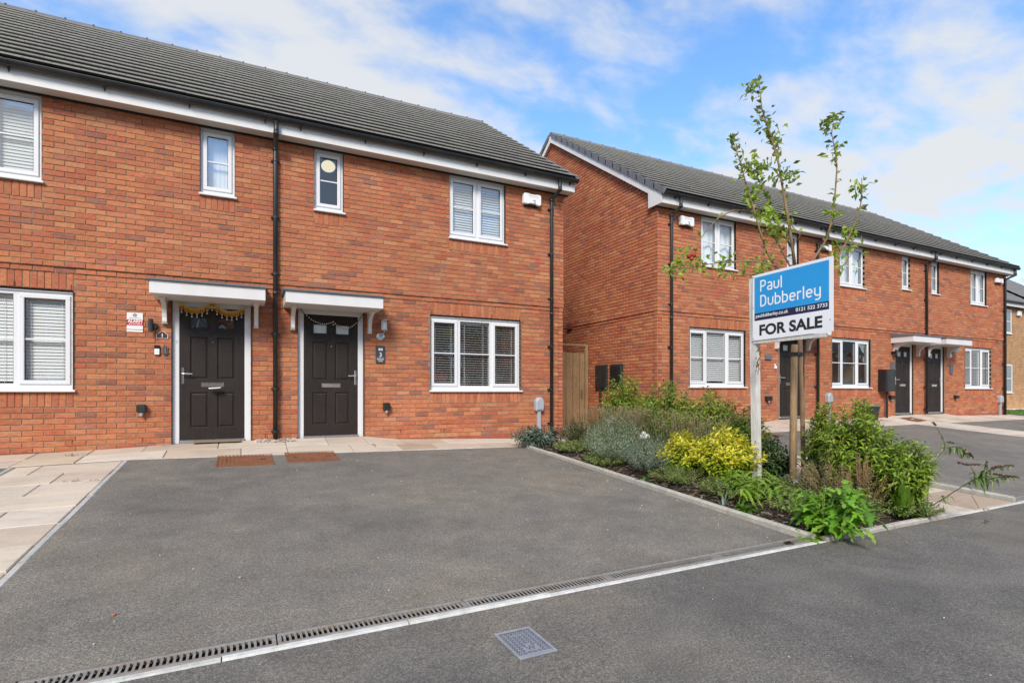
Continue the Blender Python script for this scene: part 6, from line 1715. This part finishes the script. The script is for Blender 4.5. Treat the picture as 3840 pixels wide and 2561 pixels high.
# ------------------------------------------------------------------ far houses
def plain_house(label, x0, x1, yf, face, zb, mt, wins, dr, group=None, depth=8.0, cat='house'):
    """front plane at yf looking along -Y (face 1) or +Y (face -1)"""
    t = thing('house', ((x0 + x1) / 2, yf + face * depth / 2, zb), label, cat, group)
    Y = lambda y: yf + face * y
    ze, zr = zb + 5.0, zb + 8.1
    b = MB()
    sg = lambda q: q if face > 0 else q[::-1]
    b.poly(sg([(x0, Y(0), zb), (x1, Y(0), zb), (x1, Y(0), ze), (x0, Y(0), ze)])); b.poly(sg([(x1, Y(depth), zb), (x0, Y(depth), zb), (x0, Y(depth), ze), (x1, Y(depth), ze)]))
    b.poly(sg([(x0, Y(depth), zb), (x0, Y(0), zb), (x0, Y(0), ze), (x0, Y(depth / 2), zr - .2), (x0, Y(depth), ze)])); b.poly(sg([(x1, Y(0), zb), (x1, Y(depth), zb), (x1, Y(depth), ze), (x1, Y(depth / 2), zr - .2), (x1, Y(0), ze)]))
    b.build('wall', M[mt], t)
    b = MB(); a, c = x0 - .12, x1 + .12; c1 = (.17, .165, .155); n = 16
    for fr in (0, 1):
        for i in range(n):
            f0, f1 = i / n, (i + 1) / n
            ya, yb = -.35 + f0 * (depth / 2 + .35), -.35 + f1 * (depth / 2 + .35); za, zb2 = ze - .05 + f0 * (zr - ze), ze - .05 + f1 * (zr - ze)
            if fr: ya, yb = depth - ya, depth - yb
            b.add([(a, Y(ya), za), (c, Y(ya), za), (c, Y(ya), za + .035), (a, Y(ya), za + .035), (c, Y(yb), zb2 + .012), (a, Y(yb), zb2 + .012)], [(0, 1, 2, 3), (3, 2, 4, 5)], jit(c1, .06))
    b.build('roof', M['roof_tile'], t)
    b = MB(); ya, yb = sorted((Y(-.24), Y(-.2))); b.box(a, c, ya, yb, ze - .24, ze - .04); b.build('fascia', M['fascia'], t)
    b = MB(); b.tube([(a, Y(-.3), ze - .04), (c, Y(-.3), ze - .04)], .055, 8); b.build('gutter', M['black_plastic'], t)
    for (wx0, wx1, z0, z1) in wins:
        w = MB(); f_ = .06; ya, yb = sorted((Y(-.02), Y(.04)))
        for q in ((wx0, wx1, z0, z0 + f_), (wx0, wx1, z1 - f_, z1), (wx0, wx0 + f_, z0 + f_, z1 - f_), (wx1 - f_, wx1, z0 + f_, z1 - f_), ((wx0 + wx1) / 2 - .03, (wx0 + wx1) / 2 + .03, z0 + f_, z1 - f_)): w.box(q[0], q[1], ya, yb, zb + q[2], zb + q[3])
        zm = (z0 + z1) / 2; w.box(wx0 + f_, (wx0 + wx1) / 2 - .03, ya + .004, yb - .004, zb + zm - .015, zb + zm + .015); w.box((wx0 + wx1) / 2 + .03, wx1 - f_, ya + .004, yb - .004, zb + zm - .015, zb + zm + .015)
        wo = w.build('window', M['upvc'], t)
        p = MB(); p.poly(sg([(wx0 + f_, Y(-.004), zb + z0 + f_), (wx1 - f_, Y(-.004), zb + z0 + f_), (wx1 - f_, Y(-.004), zb + z1 - f_), (wx0 + f_, Y(-.004), zb + z1 - f_)]), (.16, .19, .2)); p.build('pane', M['far_pane'], wo)
        s_ = MB(); ya, yb = sorted((Y(-.06), Y(.02))); s_.box(wx0 - .03, wx1 + .03, ya, yb, zb + z0 - .04, zb + z0 - .004); s_.build('sill', M['upvc'], wo)
    if dr:
        d = MB(); ya, yb = sorted((Y(-.02), Y(.05))); d.box(dr[0], dr[1], ya, yb, zb, zb + 2.05); do = d.build('door_frame', M['upvc'], t)
        d = MB(); ya, yb = sorted((Y(-.028), Y(.0))); d.box(dr[0] + .08, dr[1] - .08, ya, yb, zb + .03, zb + 1.97); d.build('door', M['door_paint'], do)
        d = MB(); ya, yb = sorted((Y(-.6), Y(.0))); d.box(dr[0] - .2, dr[1] + .2, ya, yb, zb + 2.12, zb + 2.3); d.build('porch_canopy', M['fascia'], t)
    return t
simple('far_pane', (1, 1, 1), .06, attr=True, spec=.8)
plain_house('buff brick house standing beyond the lawn behind the far end house', 26.8, 33.6, 2.9, 1, -.1, 'buff_brick', [(31.0, 32.12, 3.55, 4.65), (30.4, 32.2, .80, 2.1), (27.4, 29.0, .8, 2.1), (27.5, 28.6, 3.55, 4.65)], None)
bellbox(32.62, 32.95, 4.30, 4.55, 2.9, 'white alarm bell box on the buff brick house')
plain_house('red brick house far off past the buff brick house', 36.5, 42.0, 3.2, 1, -.1, 'far_brick', [(37.0, 38.8, .8, 2.1), (37.2, 38.4, 3.5, 4.65)], (39.6, 40.6))
sheet('lawn', 'grass', 23.9, 34.5, -.9, 2.0, 30, 12, lambda x, y: g(23.9, -.5) + .06 + .02 * math.sin(x * 5) * math.sin(y * 7))
bpy.data.objects['lawn'].data.materials[0] = simple('lawn_green', (.09, .19, .02), .9, mot=(9, .35), bump=(70, .02))
b = MB()
for _ in range(2600):
    x, y = RP.uniform(23.9, 29), RP.uniform(-.88, 1.9); b.leaf((x, y, g(23.9, -.5) + .05), (RP.gauss(0, .4), RP.gauss(0, .4), 1), rv(), RP.uniform(.03, .08), .012, jit((.11, .22, .02), .25, RP), 0, .1)
tag(b.build('grass_blades', M['leaf_matt']), 'short green grass of the lawn beside the far end house', 'grass', kind='stuff')
sheet('far_paving', 'concrete', 23.7, 36, 2.0, 2.95, 8, 2, lambda x, y: -.07)
sheet('far_lane', 'tarmac_road', 27.0, 90, -6.27, -.9, 10, 4, lambda x, y: -.30 + .0 * x)
opp = 'houses across the road mirrored in the windows'
for i, x_ in enumerate((-22.0, -16.7, -9.2, -3.9, 4.6, 9.9, 17.5, 22.8, 31.0, 36.3, 44.0, 49.3)):
    fl = i % 2
    wx = lambda a, b: (x_ + a, x_ + b) if fl == 0 else (x_ + 5.2 - b, x_ + 5.2 - a)
    plain_house('red brick house across the road, seen mirrored in the window glass', x_, x_ + 5.2, -22.5, -1, ROADZ + .06, 'far_brick',
                [(*wx(2.6, 4.4), .8, 2.1), (*wx(2.9, 4.1), 3.5, 4.65), (*wx(.7, 1.2), 3.6, 4.65)], wx(.5, 1.5), opp)
